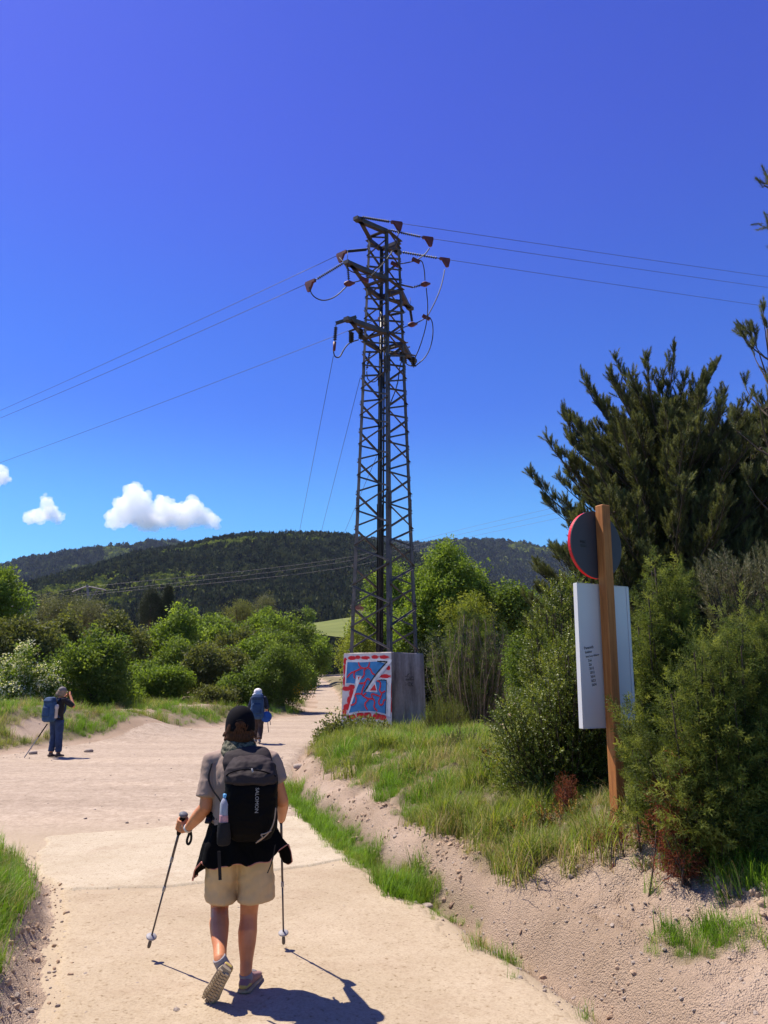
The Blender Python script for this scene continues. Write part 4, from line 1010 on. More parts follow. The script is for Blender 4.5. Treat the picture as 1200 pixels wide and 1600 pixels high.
def plume_bush(name, label, cat, poly, d, depth, kinds, n, spacing, scl, base_px, group=None, stem=BARK if False else None, spread=.4, t0=.25, splay=.75, front=.5, base_spread=.3, seed=1, root=None, partname='foliage', up=.35, taper=False, wild=0.0, ragged=0.0):
    "bush of arching stems; poly: its outline in photo pixels at distance d; depth: its half thickness in metres"
    g = np.random.default_rng(seed); poly = np.asarray(poly, float)
    def inside(x, y):
        c = np.zeros(x.shape, bool); j = len(poly) - 1
        for i in range(len(poly)):
            xi, yi = poly[i]; xj, yj = poly[j]; c ^= ((yi > y) != (yj > y)) & (x < (xj - xi) * (y - yi) / (yj - yi + 1e-9) + xi); j = i
        return c
    q = np.empty((0, 2))
    while len(q) < n:
        s = g.uniform(poly.min(0), poly.max(0), (n * 3, 2)); q = np.vstack([q, s[inside(s[:, 0], s[:, 1])]])
    q = q[:n] + (g.normal(0, ragged, (n, 2)) if ragged else 0)
    cen = poly.mean(0); far = np.linalg.norm((q - cen) / (poly.max(0) - poly.min(0)), axis=1)
    dd = d + (g.uniform(-1, 1, n) if front == .5 else -g.uniform(.25, 1, n) ** .5 * 1.0 + (g.random(n) < .3) * g.uniform(.4, 1.4, n)) * depth * np.sqrt(np.clip(1 - (far / .62) ** 2, .08, 1))
    tips = np.array([P(a, b, c) for (a, b), c in zip(q, dd)])
    bx = P(base_px[0], base_px[1], d); gz = float(H(bx[0], bx[1]))
    bz = min(gz, bx[2])
    if root is None: root = empty(name, (bx[0], bx[1], gz), label, cat, group)
    pts = []; dirs = []; mb = MB(); 
    for t in tips:
        b = np.array([bx[0] + (t[0] - bx[0]) * base_spread + g.normal() * .08, bx[1] + (t[1] - bx[1]) * base_spread + g.normal() * .08, 0]); b[2] = float(H(b[0], b[1])) - .03
        mid = (b + t) / 2 + np.array([(t[0] - b[0]) * .22, (t[1] - b[1]) * .22, -(t[2] - b[2]) * .02]) * (1 if splay else 0)
        mid = mid + g.normal(0, wild, 3) * np.linalg.norm(t - b) * .6 if wild else mid
        L = np.linalg.norm(t - b); k = max(3, int(L / spacing)); tt = np.linspace(0, 1, k)[:, None]
        path = (1 - tt) ** 2 * b + 2 * tt * (1 - tt) * mid + tt ** 2 * t
        mb.tube(path[:: max(1, k // 7)] if k > 9 else path, np.linspace(.009, .003, len(path[:: max(1, k // 7)] if k > 9 else path)) * max(1, L), 4, cap=False)
        st = int(k * t0); tg = np.gradient(path, axis=0); tg /= np.linalg.norm(tg, axis=1, keepdims=True) + 1e-9
        pp = path[st:]; tg = tg[st:]; u = g.normal(size=pp.shape); u -= tg * (u * tg).sum(1, keepdims=True); u /= np.linalg.norm(u, axis=1, keepdims=True) + 1e-9
        dr = tg * .65 + u * splay + np.array([0, 0, up])
        pts.append(pp + u * .02); dirs.append(dr)
        pts.append(t[None]); dirs.append(tg[-1:] + [[0, 0, .3]])
    tpar = np.concatenate([np.append(np.linspace(t0, 1, len(a)), 1.0) for a in pts[::2]]) if taper else None
    pts = np.vstack(pts); dirs = np.vstack(dirs)
    nk = len(kinds); prot = sum((PROTO[k] for k in kinds), [])
    scatter(partname, pts, eulers(dirs), (scl * g.uniform(.75, 1.25, len(pts)) * (1 if tpar is None else 1.35 - .75 * tpar)), prot, root)
    mb.build('stems', stem or BARK, root, True, fix=False)['kind'] = 'stuff'
    return root

def pine_tree(name, label, base, height, env, kinds, seed, group=None, whorl=.27, z_start=.9, nbr=(5, 7), lean=(0, 0), twig_step=.15, shoot_s=1.0, sparse=1.0, cones=True, sector=None, bark=None, rise=(.25, .9)):
    g = np.random.default_rng(seed); root = empty(name, base, label, 'tree', group)
    base = np.asarray(base, float); lean = np.asarray(lean, float)
    def trunk(z): return base + np.array([lean[0] * z / height + .08 * math.sin(z * .9 + seed), lean[1] * z / height + .08 * math.cos(z * 1.1 + seed), z])
    mb = MB(); zz = np.linspace(-.2, height, 14); mb.tube([trunk(z) for z in zz], np.linspace(.028 * height * .55 + .03, .014, 14), 8)
    mb.build('trunk', bark or BARK, root, True)
    br = MB(); pts = []; dirs = []; cone = []
    z = z_start
    while z < height:
        k = g.integers(*nbr); a0 = g.uniform(0, 2 * PI)
        for i in range(k):
            az = a0 + i * 2 * PI / k + g.normal(0, .25)
            if sector is not None and not sector(az): continue
            fz = z / height; L = np.interp(fz, env[0], env[1]) * g.uniform(.65, 1.12)
            el = np.interp(fz, [0, 1], rise) + g.normal(0, .12)
            o = trunk(z + g.normal(0, .06)); h = np.array([math.cos(az), math.sin(az), 0]); n = 9; t = np.linspace(0, 1, n)[:, None]
            path = o + h * L * t * math.cos(el * .7) + np.array([0, 0, 1.0]) * L * (math.tan(el) * .55 * t + .28 * t ** 2)
            path += np.cumsum(g.normal(0, .018 * L, (n, 3)), 0) * .6
            br.tube(path, np.linspace(.012 + .012 * L, .006, n), 5, cap=False)
            ln = max(2, int(L * .84 / twig_step * sparse))
            for q in np.linspace(.16, 1.0, ln):
                j = q * (n - 1); j0 = min(int(j), n - 2); pb = path[j0] * (1 - (j - j0)) + path[j0 + 1] * (j - j0); tg = path[j0 + 1] - path[j0]; tg /= np.linalg.norm(tg)
                for sgn in (-1, 1):
                    if g.random() > .9 * min(1, sparse + .15): continue
                    sd = np.cross(tg, [0, 0, 1.0]) * sgn; td = tg * g.uniform(.4, .9) + sd * g.uniform(.4, .9) * (1.05 - q * .6) + np.array([0, 0, g.uniform(.25, .75)]); td /= np.linalg.norm(td)
                    tl = g.uniform(.16, .46) * (1.15 - .45 * q); e = pb + td * tl
                    br.tube([pb, e], [.006, .004], 3, cap=False)
                    for m in range(g.integers(4, 8)):
                        sdv = td + g.normal(0, .38, 3) + np.array([0, 0, .45]); pts.append(pb + td * tl * g.uniform(.45, 1.0)); dirs.append(sdv)
                    if cones and g.random() < .05: cone.append(pb + td * tl * .5)
            pts.append(path[-1]); dirs.append(path[-1] - path[-2] + np.array([0, 0, .08]))
        z += whorl * g.uniform(.8, 1.2)
    for q in range(5): pts.append(trunk(height)); dirs.append(np.array([g.normal(0, .3), g.normal(0, .3), 1]))
    br.build('branches', bark or BARK, root, True, fix=False)['kind'] = 'stuff'
    pts = np.array(pts); dirs = np.array(dirs); prot = sum((PROTO[k] for k in kinds), [])
    scatter('crown', pts, eulers(dirs), shoot_s * g.uniform(.75, 1.3, len(pts)), prot, root)
    if cone:
        mb = MB()
        for c in cone: mb.lathe([(.008, -.02), (.025, -.005), (.022, .02), (.006, .045)], c, g.normal(size=3), 6)
        mb.build('cones', simple_mat('cone_brown', (.06, .04, .03), .9), root, True, fix=False)['kind'] = 'stuff'
    return root

def conifer_blob(name, label, box, d, kind='farpine', csize=.6, nl=10, cat='tree', ground=None, group=None):
    return broadleaf(name, label, cat, box, d, kind, csize, nl, group, 1.0, None, None, ground)
def cypress(name, label, box, d):
    x0, y0, x1, y1 = box; c = P((x0 + x1) / 2, y1, d); mp = mpp((x0 + x1) / 2, y1, d); h = (y1 - y0) * mp; w = (x1 - x0) / 2 * mp
    g = np.random.default_rng(int(x0)); root = empty(name, c, label, 'tree', 'dark cypresses above the trees')
    n = 420; t = g.uniform(0, 1, n); az = g.uniform(0, 2 * PI, n); r = w * np.interp(t, [0, .15, .5, .85, 1], [.75, 1, .95, .6, .08]) * g.uniform(.6, 1.1, n)
    p = np.stack([c[0] + r * np.cos(az), c[1] + r * np.sin(az), c[2] + h * t], 1)
    scatter('crown', p, eulers(np.stack([np.cos(az) * .3, np.sin(az) * .3, np.ones(n)], 1)), .42 * g.uniform(.7, 1.2, n) * h / 4.5, PROTO['dark_fine'], root)
    mb = MB(); mb.tube([c - [0, 0, 1.0], c + [0, 0, h * .8]], [.25, .06], 6); mb.build('trunk', BARK, root, True)

def build_grass():
    "turf: tufts wherever the ground grows grass, thinning out over the bare earth"
    n = 400000
    y = np.exp(rng.uniform(math.log(2.6), math.log(60), n)); x = rng.uniform(-1, 1, n) * (y * .62 + 1.6)
    keep = rng.random(n) < grass_density(x, y) ** 1.2 * np.interp(y, [3, 10, 20, 60], [.30, .33, .27, .18])
    keep &= ~((np.abs(x - TC[0]) < 1.25) & (np.abs(y - TC[1]) < 1.25))
    x, y = x[keep], y[keep]; m = len(x); z = H(x, y)
    print('grass tufts', m)
    s = rng.uniform(.45, 1.15, m) * np.interp(y, [3, 8, 20, 40], [.72, .85, 1.15, 1.7])
    sd = s_ditch(x, y); strip = (sd > -.4) & (sd < .4) & (y > 6) & (y < 16)
    s = np.where((sd > .3) & (y > 5.5) & (y < 16), s * 1.1, s); s = np.where(strip, s * .8, s); s = np.where((sd > -.5) & (sd < .3) & (y < 7), s * .5, s)
    kn = fbm(x * .6, y * .6, 0, 71, 3); ck = fbm(x * 1.7, y * 1.7, 0, 77, 2); s = s * np.clip(.85 + 1.0 * ck, .35, 1.6)
    pick = np.where(kn > .0, 3, rng.integers(0, 3, m)); pick = np.where(rng.random(m) < np.where(strip, .05, .17 + .4 * sstep(.15, .45, fbm(x * 1.1, y * 1.1, 0, 78, 2))), 4, pick); pick = np.where(strip & (rng.random(m) < .7), 3, pick)
    d = np.stack([rng.normal(0, .12, m), rng.normal(0, .12, m), np.ones(m)], 1)
    sc = np.stack([s, s, s * rng.uniform(.7, 1.3, m)], 1)
    for nm, sel, lab in (('grass', (sd > -.5) & (y < 60), 'green and straw grass on the bank right of the track'), ('grass', (sd <= -.5) & (y < 9.5), 'green grass on the small bank at the near left'), ('grass', (sd <= -.5) & (y >= 9.5), 'grass patches on the mounds left of the track')):
        if sel.sum(): scatter(nm, np.stack([x, y, z], 1)[sel], eulers(d)[sel], sc[sel], PROTO['grass'], None, pick[sel])['label'] = lab
def stone_mesh(seed, sub=2, rough=.28):
    g = np.random.default_rng(seed); bm = bmesh.new(); bmesh.ops.create_icosphere(bm, subdivisions=sub, radius=1); o = g.uniform(0, 50)
    sc = g.uniform(.6, 1.2, 3) * np.array([1, 1, .65])
    for v in bm.verts:
        c = np.array(v.co); k = 1 + rough * float(fbm(c[0] * 1.4 + o, c[1] * 1.4, c[2] * 1.4, seed, 3)); c = np.clip(c * k, -.78, .78) * sc; v.co = Vector(c)
    me = bpy.data.meshes.new('stone'); bm.to_mesh(me); bm.free(); me.materials.append(M_STONE); return me
def build_clods():
    "broken lumps of soil on the cut face of the bank"
    t = NT('soil_clod'); oi = t.a('ShaderNodeObjectInfo'); n = t.noise(t.coord(), 3, 4)
    m = t.principled(t.mix(.5, t.ramp(oi.outputs['Random'], [(0, (.30, .20, .125)), (.6, (.40, .275, .18)), (1, (.50, .37, .26))]), t.ramp(n, [(.3, (.32, .215, .14)), (.7, (.45, .325, .22))])), .95, None, 0, .05)
    pr = []
    for i in range(4):
        me = stone_mesh(300 + i, 2, .5); me.materials.clear(); me.materials.append(m); pr.append(proto('clod%d' % i, me))
    k = 90000; y = np.exp(rng.uniform(math.log(2.8), math.log(24), k)); x = np.interp(y, *_XD) + rng.uniform(-.3, 3.4, k) * np.interp(y, [3, 24], [.8, .9])
    sd = s_ditch(x, y); b = s_left(x, y)
    den = sstep(.0, .3, sd) * sstep(3.2, 1.2, sd) * (.25 + .75 * sstep(-.2, .4, fbm(x * 1.5, y * 1.5, 0, 91, 3)))
    keep = rng.random(k) < den * .55 * sstep(.0, .45, fbm(x * 2.2, y * 2.2, 0, 97, 3)); x, y = x[keep], y[keep]
    yl = rng.uniform(3.4, 8.3, 500); xl = np.interp(yl, *_XL) + rng.normal(-.1, .16, 500); x, y = np.append(x, xl), np.append(y, yl); q = len(x)
    s = .005 + .024 * rng.random(q) ** 5
    print('clods', q)
    scatter('soil_clods', np.stack([x, y, H(x, y) + s * .1], 1), rng.uniform(0, 6.28, (q, 3)), s * np.interp(y, [3, 24], [1, 2]), pr)['label'] = 'crumbled soil on the cut faces of the banks'
def build_stones():
    pr = [proto('pebble%d' % i, stone_mesh(200 + i, 1)) for i in range(4)]
    n = 150000; y = np.exp(rng.uniform(math.log(2.6), math.log(40), n)); x = rng.uniform(-1, 1, n) * (y * .6 + 1.6)
    sd, b, v = s_ditch(x, y), s_left(x, y), s_verge(x, y)
    den = sstep(-.5, .1, sd) * sstep(2.2, .6, sd) * .30 + sstep(-.8, .0, b) * .22 + (np.abs(v) < .8) * .12 + sstep(11, 13, y) * .012 * (sd < 0)
    den = den + .25 * ((x < -3) & (y > 7.5) & (y < 11) & (b > -1.6)) 
    den = den + .012 * (sd < -.2) * (b < -.1) * (y < 14)
    k = rng.random(n) < den * (1 - .7 * grass_density(x, y)); x, y = x[k], y[k]; m = len(x)
    s = .004 + .012 * rng.random(m) ** 3 * np.interp(y, [3, 30], [1, 2.2]) + .012 * (rng.random(m) < .03)
    print('pebbles', m)
    scatter('gravel', np.stack([x, y, H(x, y) + s * .2], 1), np.stack([rng.uniform(-.4, .4, m), rng.uniform(-.4, .4, m), rng.uniform(0, 6.28, m)], 1), s, pr)['label'] = 'loose pebbles along the ditch and bank foot'
    for px, py, d, s, lab in ((668, 1412, 7.05, .055, 'flat pale stone lying in the ditch beside the grass strip'), (140, 1155, 20.9, .13, 'squarish pale stone at the mound foot right of the blue walker'), (52, 1173, 20.3, .14, 'pale stone at the road edge left of the blue walker'), (467, 1198, 17.6, .14, 'dark clod in the eroded ditch near the plinth'), (1000, 1585, 4.35, .03, 'small stone at the foot of the dirt bank, lower right'), (905, 1310, 6.35, .035, 'grey stone on the bank left of the signpost')):
        q = P(px, py, d); me = stone_mesh(int(px)); o = link_mesh('stone', me); o.location = (q[0], q[1], float(H(q[0], q[1])) + s * .25); o.scale = (s, s, s); o.rotation_euler = (0, 0, px * .01); tag(o, lab, 'stone', 'loose stones')

def build_house():
    root = empty('house', P(571, 1000, 95), 'small pink house with a red roof glimpsed through the pylon', 'house')
    pink = simple_mat('pink_render', (.42, .30, .31), .85, .1, 3); tile = simple_mat('roof_tile', (.20, .075, .055), .85, .25, 8); gl = simple_mat('dark_glass', (.03, .03, .04), .2, .1, 5)
    c = P(574, 990, 95); w, dp, h = 2.9, 5.0, 3.4
    m = MB(); m.box(c + [0, 2.5, .3], (w, dp, h + 2), None); m.build('wall', pink, root)
    zt = c[2] + .3 + (h + 2) / 2
    m = MB(); m.rings([[c + [-w / 2 - .4, q, zt - c[2]], c + [w / 2 + .4, q, zt - c[2]], c + [w / 2 + .4, q, zt - c[2] + .15], c + [0, q, zt - c[2] + 1.1], c + [-w / 2 - .4, q, zt - c[2] + .15]] for q in (-.4, 5.4)]); m.build('roof', tile, root)
    for dx, dz in ((-.6, .9), (.7, .9), (-.6, -.8), (.7, -.8)):
        m = MB(); m.box(c + [dx, -.01, dz + .3], (.6, .06, .95)); m.build('window', gl, root)

def build_plants():
    # ---- left background, far to near
    G1 = 'trees beyond the left mound'
    b = broadleaf
    o = cypress('cypress_tree', 'broader dark cypress rising above the trees in front of the hill', (217, 921, 250, 975), 112)
    o = cypress('cypress_tree', 'slim pointed cypress just right of the broader one', (252, 917, 268, 975), 112)
    cypress('cypress_tree', 'thin dark cypress at the left edge of the flat pine clump', (60, 935, 72, 970), 105)
    conifer_blob('pine_tree', 'dark spreading pine clump below the far pylon', (62, 926, 176, 1000), 90, 'farpine', .95, 16, group=G1)
    conifer_blob('pine_tree', 'yellowish flat-topped pine in front of the wooded hill', (345, 938, 402, 985), 100, 'farpine_y', .8, 10, group=G1)
    conifer_blob('pine_tree', 'dark layered pine beside the yellowish pine', (385, 930, 432, 985), 108, 'farpine', .85, 10, group=G1)
    b('round_tree', 'small round tree at the corner of the far green field', 'tree', (466, 955, 492, 976), 190, 'mid', 1.0, 9, G1)
    b('bush', 'dark bush at the left edge of the far green field', 'bush', (448, 955, 472, 985), 170, 'dark', 1.0, 8, G1)
    b('tree', 'green tree below the dark layered pine', 'tree', (375, 955, 450, 1030), 80, 'bright', .62, 18, G1)
    b('tree', 'olive green tree right of the cypresses', 'tree', (300, 950, 375, 1040), 78, 'mid', .62, 18, G1)
    b('tree', 'green tree left of the far green field', 'tree', (425, 968, 490, 1040), 82, 'mid', .62, 16, G1)
    b('tree', 'leafy tree behind the white-hatted walker near the path end', 'tree', (455, 990, 520, 1060), 86, 'bright', .6, 16, G1)
    b('tree', 'tall pale green tree cut by the left edge of the picture', 'tree', (-60, 892, 36, 1010), 48, 'bright', .42, 20, G1)
    b('tree', 'dark tree behind the white hawthorn at the left edge', 'tree', (-60, 955, 90, 1130), 44, 'olive', .42, 24, G1, .9)
    b('tree', 'olive round tree left of centre behind the hawthorn', 'tree', (70, 958, 140, 1060), 62, 'olive', .5, 18, G1)
    b('tree', 'tall olive tree above the dark green thorn', 'tree', (138, 955, 236, 1095), 56, 'olive', .5, 24, G1)
    b('tree', 'fresh green tree right of the tall olive tree', 'tree', (212, 954, 325, 1075), 60, 'bright', .52, 26, G1)
    b('tree', 'brownish shrubby tree behind the mound bushes', 'tree', (325, 985, 412, 1070), 64, 'olive', .5, 18, G1)
    b('tree', 'bright green thorn tree behind the blue walker', 'tree', (82, 998, 205, 1125), 36, 'mid', .32, 26, G1)
    b('hawthorn', 'white flowering hawthorn beside the blue walker', 'tree', (-10, 1020, 95, 1150), 33, 'mid', .32, 18, G1, .6, ('white', .9))
    b('bush', 'low green bush on the left behind the mound', 'bush', (195, 1040, 300, 1105), 43, 'bright', .34, 20, G1)
    b('bush', 'olive bush behind the dirt mound', 'bush', (280, 1012, 395, 1110), 46, 'olive', .36, 24, G1)
    b('bush', 'spreading green bush left of the white-hatted walker', 'bush', (330, 1045, 420, 1125), 41, 'mid', .32, 22, G1)
    b('bush', 'large green bush by the path with yellow flowers on its right side', 'bush', (395, 1008, 486, 1122), 42, 'mid_fine', .36, 28, G1, 1.1, ('yellow_flower', .28), ground=-.2)
    b('bush', 'dark bush where the path disappears', 'bush', (478, 1015, 506, 1062), 98, 'dark', .5, 10, G1)
    for bx, dd, kk, lab in (((20, 985, 110, 1090), 52, 'mid', 'green tree top between the dark left tree and the olive one'), ((160, 1030, 260, 1110), 47, 'mid', 'mid-green bush below the tall olive tree'), ((235, 1000, 330, 1095), 52, 'mid', 'rounded green bush below the fresh green tree'), ((350, 990, 440, 1080), 56, 'bright', 'light green bush behind the spreading bush'), ((400, 985, 470, 1060), 66, 'mid', 'green bush halfway up towards the field'), ((300, 975, 360, 1050), 70, 'bright', 'light green tree crown left of the brownish tree'), ((110, 1060, 220, 1125), 39, 'bright', 'low light green bush right behind the blue walker'), ((300, 1070, 370, 1125), 39, 'olive', 'low olive bush right behind the dirt mound'), ((455, 1045, 496, 1085), 72, 'bright', 'small bright bush left of the far path')):
        b('bush', lab, 'bush', bx, dd, kk, .0075 * dd, 20, G1)
    # ---- right of the path
    G2 = 'hedge and trees behind the pylon'
    b('hedge', 'tall bright hedge on the right side of the far path', 'hedge', (528, 962, 585, 1105), 45, 'yellow_fine', .42, 24, G2, depth=1.6)
    b('hedge', 'fresh green bush behind the graffitied block', 'hedge', (540, 960, 640, 1090), 52, 'bright', .42, 22, G2)
    b('tree', 'leafy tree with pale tips seen through the lower lattice', 'tree', (556, 875, 650, 1040), 56, 'bright', .42, 20, G2)
    b('maple_tree', 'large fresh green tree right behind the pylon', 'tree', (628, 846, 766, 1095), 37, 'bright', .30, 40, G2, 1.3)
    b('tree', 'yellow-green young tree in front of the large green tree', 'tree', (688, 915, 775, 1060), 31, 'yellow_fine', .30, 16, G2, .8)
    b('bush', 'green bush between the young tree and the big pine', 'bush', (765, 905, 860, 1030), 36, 'mid', .34, 18, G2)
    b('bush', 'dark shrub behind the graffitied block', 'bush', (655, 1000, 735, 1125), 31, 'dark', .28, 18, G2)
    # brown twiggy thicket
    plume_bush('thicket', 'brown twiggy thicket of bare upright stems right of the block', 'thicket', [(665, 1000), (720, 950), (790, 965), (815, 1040), (800, 1110), (680, 1115)], 25.5, 1.3, ['olive_fine', 'mid_fine'], 250, .2, .10, (740, 1125), stem=TWIG, base_spread=.5, wild=.22, t0=.3, splay=.7, seed=5)
    b('bush', 'dark bush behind the brown thicket', 'bush', (640, 985, 830, 1120), 30, 'dark_fine', .34, 26, G2)
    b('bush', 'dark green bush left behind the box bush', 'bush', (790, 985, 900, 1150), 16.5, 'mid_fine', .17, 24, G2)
    # ---- big pines
    gz = float(H(5.1, 13.8))
    pine_tree('pine_tree', 'big dark bushy pine behind the signpost', (5.25, 13.8, gz), 5.6, ([0, .12, .4, .62, .8, .93, 1], [2.45, 2.45, 2.35, 2.2, 1.75, 1.1, .5]), ['pine'], 3, 'pines on the right', .19, .4, (9, 12), twig_step=.095, shoot_s=.78, rise=(.10, .95))
    gz = float(H(7.9, 14.2))
    pine_tree('pine_tree', 'second dark pine filling the right edge behind the junipers', (7.9, 14.6, gz), 5.7, ([0, .12, .4, .62, .8, .93, 1], [2.6, 2.6, 2.4, 2.0, 1.4, .8, .3]), ['pine'], 8, 'pines on the right', .22, .4, (8, 10), twig_step=.10, shoot_s=.82, rise=(.10, .85))
    q = P(1182, 474, 10.5); gz = float(H(q[0], 10.5))
    pine_tree('pine_tree', 'slim sparse pine with cones rising at the right edge', (q[0] + .1, 10.5, gz), q[2] - gz - .45, ([0, .3, .6, .8, 1], [.4, .7, .7, .5, .2]), ['pine'], 21, 'pines on the right', .45, 3.3, (2, 4), (-.1, 0), .28, .8, .4, bark=BARK, rise=(.6, 1.05))
    # tall pine standing outside the picture, two branch tips reach in
    q1, q2 = P(1196, 300, 8.5), P(1199, 352, 8.5); base = np.array([q1[0] + 1.5, 8.9, float(H(q1[0] + 1.5, 8.9))])
    tp = pine_tree('pine_tree', 'tall pine outside the picture with two branch tips at the right edge', base, 8.6, ([0, .55, .62, .8, 1], [.3, .5, 1.15, 1.0, .3]), ['pine'], 33, 'pines on the right', .5, 5.0, (3, 4), (0, 0), .2, 1.0, .8, rise=(.2, .6))
    mb = MB(); pp = []; pd = []
    for q in (P(1194, 290, 8.5), P(1200, 352, 8.5)):
        o_ = np.array([base[0], base[1], q[2] - .25]); limb_mesh(mb, [o_, (o_ + q) / 2 + [0, 0, -.12], q], .03, .008, 6)
        for k in range(16): pp.append(q + rng.normal(0, .05, 3) + [abs(rng.normal(0, .12)), 0, 0]); pd.append(np.array([-.3, 0, .8]) + rng.normal(0, .45, 3))
    mb.build('bough', BARK, tp, True); scatter('bough_needles', np.array(pp), eulers(np.array(pd)), .85 * rng.uniform(.7, 1.1, len(pp)), PROTO['pine'], tp)
    # ---- bank shrubs
    plume_bush('box_bush', 'dark glossy small-leaved bush left of the signpost', 'bush', [(770, 1120), (800, 1080), (835, 1090), (855, 1020), (890, 985), (930, 985), (950, 1050), (962, 1180), (955, 1270), (900, 1275), (850, 1290), (800, 1255), (772, 1210)], 8.7, .75, ['box'], 520, .05, 1.05, (880, 1275), t0=.12, splay=1.0, seed=6, base_spread=.35)
    plume_bush('box_bush', 'tall leafy bush between the box bush and the pine', 'bush', [(815, 1010), (850, 930), (890, 900), (960, 960), (980, 1080), (900, 1150), (820, 1120)], 10.6, .7, ['box', 'box'], 300, .07, 1.3, (900, 1260), t0=.15, splay=1.0, seed=16, base_spread=.35)
    J = 'junipers on the right bank'
    plume_bush('juniper', 'tall yellow-green juniper right behind the signpost', 'juniper', [(985, 1040), (1000, 930), (1030, 850), (1055, 880), (1090, 960), (1100, 1100), (1050, 1180), (990, 1150)], 7.9, .55, ['juniper', 'juniper', 'juniper2'], 85, .04, 1.25, (1040, 1290), J, t0=.3, splay=1.0, seed=7, base_spread=.25, up=.1, front=1, taper=True, ragged=14)
    plume_bush('juniper', 'large feathery juniper filling the lower right edge', 'juniper', [(1010, 1130), (1060, 1040), (1110, 980), (1160, 960), (1240, 940), (1280, 1100), (1270, 1300), (1190, 1385), (1100, 1310), (1040, 1240)], 5.9, .65, ['juniper', 'juniper', 'juniper2'], 165, .034, 1.0, (1150, 1400), J, t0=.22, splay=1.0, seed=9, base_spread=.35, up=.05, front=1, taper=True, ragged=20)
    plume_bush('juniper', 'upright juniper spray leaning across the white board', 'juniper', [(965, 1080), (985, 1095), (1020, 1150), (1050, 1230), (1030, 1290), (990, 1290), (985, 1180)], 6.15, .16, ['juniper', 'juniper2'], 20, .035, .85, (1035, 1320), J, t0=.2, splay=.85, seed=12, base_spread=.35, up=.15)
    plume_bush('dead_juniper', 'red-brown dead juniper branches below the right juniper', 'juniper', [(1020, 1215), (1060, 1180), (1105, 1220), (1110, 1330), (1060, 1345), (1030, 1300)], 5.75, .25, ['dead'], 60, .04, .9, (1080, 1350), J, t0=.1, splay=.9, seed=13, base_spread=.5, up=.0)
    plume_bush('pine_tree', 'pale drooping pine boughs above the right juniper', 'tree', [(1085, 905), (1130, 880), (1240, 870), (1240, 930), (1110, 940)], 8.2, .5, ['pine_pale'], 70, .13, .8, (1290, 1150), 'pines on the right', t0=.55, splay=.7, seed=14, base_spread=.1)
    plume_bush('dead_juniper', 'small rust-coloured dead twig at the foot of the box bush', 'juniper', [(868, 1255), (880, 1215), (892, 1225), (896, 1265)], 7.6, .06, ['dead'], 16, .035, .7, (882, 1280), J, t0=.1, splay=.7, seed=17)
    plume_bush('rusty_plant', 'low rusty plant between box bush and signpost', 'plant', [(800, 1290), (830, 1270), (925, 1255), (950, 1280), (900, 1300), (830, 1305)], 7.5, .2, ['rusty', 'box'], 46, .04, .8, (880, 1310), None, t0=.1, splay=.8, seed=18, base_spread=.9)
    plume_bush('rusty_plant', 'rust-tinged low shrub at the left end of the box bush', 'plant', [(735, 1200), (760, 1175), (790, 1190), (790, 1250), (745, 1250)], 9.6, .25, ['rusty', 'box', 'box'], 46, .05, .9, (765, 1255), None, t0=.1, splay=.8, seed=19, base_spread=.7)
    plume_bush('dead_twigs', 'red-brown dead twigs lying round the signpost foot', 'plant', [(915, 1310), (960, 1288), (1010, 1310), (1060, 1345), (1000, 1325), (940, 1330)], 6.3, .2, ['dead'], 26, .05, .55, (985, 1325), None, t0=.1, splay=.6, seed=20, base_spread=.95, up=.0)
    # heath and broom on the bank
    plume_bush('heath_shrub', 'grey-brown dry heath shrub at the left end of the bank', 'shrub', [(520, 1220), (545, 1185), (590, 1200), (592, 1235), (540, 1250)], 13.6, .4, ['heath'], 120, .09, .8, (556, 1245), 'dry shrubs on the bank', t0=.1, splay=.4, seed=22, base_spread=.6)
    plume_bush('heath_shrub', 'greyish dry heath shrub in the middle of the bank', 'shrub', [(690, 1170), (710, 1148), (748, 1158), (750, 1190), (700, 1190)], 13.2, .4, ['heath'], 100, .09, .75, (722, 1195), 'dry shrubs on the bank', t0=.1, splay=.4, seed=23, base_spread=.6)
    plume_bush('broom_shrub', 'round green broom tuft beside the graffitied block', 'shrub', [(662, 1140), (668, 1112), (695, 1103), (725, 1112), (732, 1140)], 19.0, .5, ['broom'], 150, .12, .95, (697, 1142), 'dry shrubs on the bank', t0=.1, splay=.35, seed=24, base_spread=.5)
    plume_bush('weed', 'dark leafy weed in front of the graffitied face', 'plant', [(500, 1150), (525, 1122), (550, 1135), (590, 1130), (600, 1150), (560, 1165), (510, 1165)], 22.8, .4, ['box', 'olive_fine'], 60, .12, .35, (548, 1162), None, t0=.15, splay=.6, seed=25, base_spread=.9)

def build_field():
    t = NT('meadow'); pos = t.a('ShaderNodeNewGeometry').outputs['Position']; n = t.noise(pos, .12, 5)
    mat = t.principled(t.ramp(n, [(.3, (.11, .13, .03)), (.7, (.16, .175, .045))]), .9, None, 0, .1)
    a, b_, c, d = P(430, 993, 175), P(560, 993, 175), P(560, 966, 260), P(430, 976, 260)
    N = 12; V = []
    for i in range(N):
        for j in range(N):
            u, v = j / (N - 1), i / (N - 1); p = (a * (1 - u) + b_ * u) * (1 - v) + (d * (1 - u) + c * u) * v; V.append(p + [0, 0, .5 * math.sin(u * 5 + v * 3)])
    i = np.arange((N - 1) ** 2); r, q = i // (N - 1), i % (N - 1); k = r * N + q
    o = link_mesh('field', quick_mesh('field', np.array(V), np.stack([k, k + 1, k + N + 1, k + N], 1)), mat); o['kind'] = 'structure'

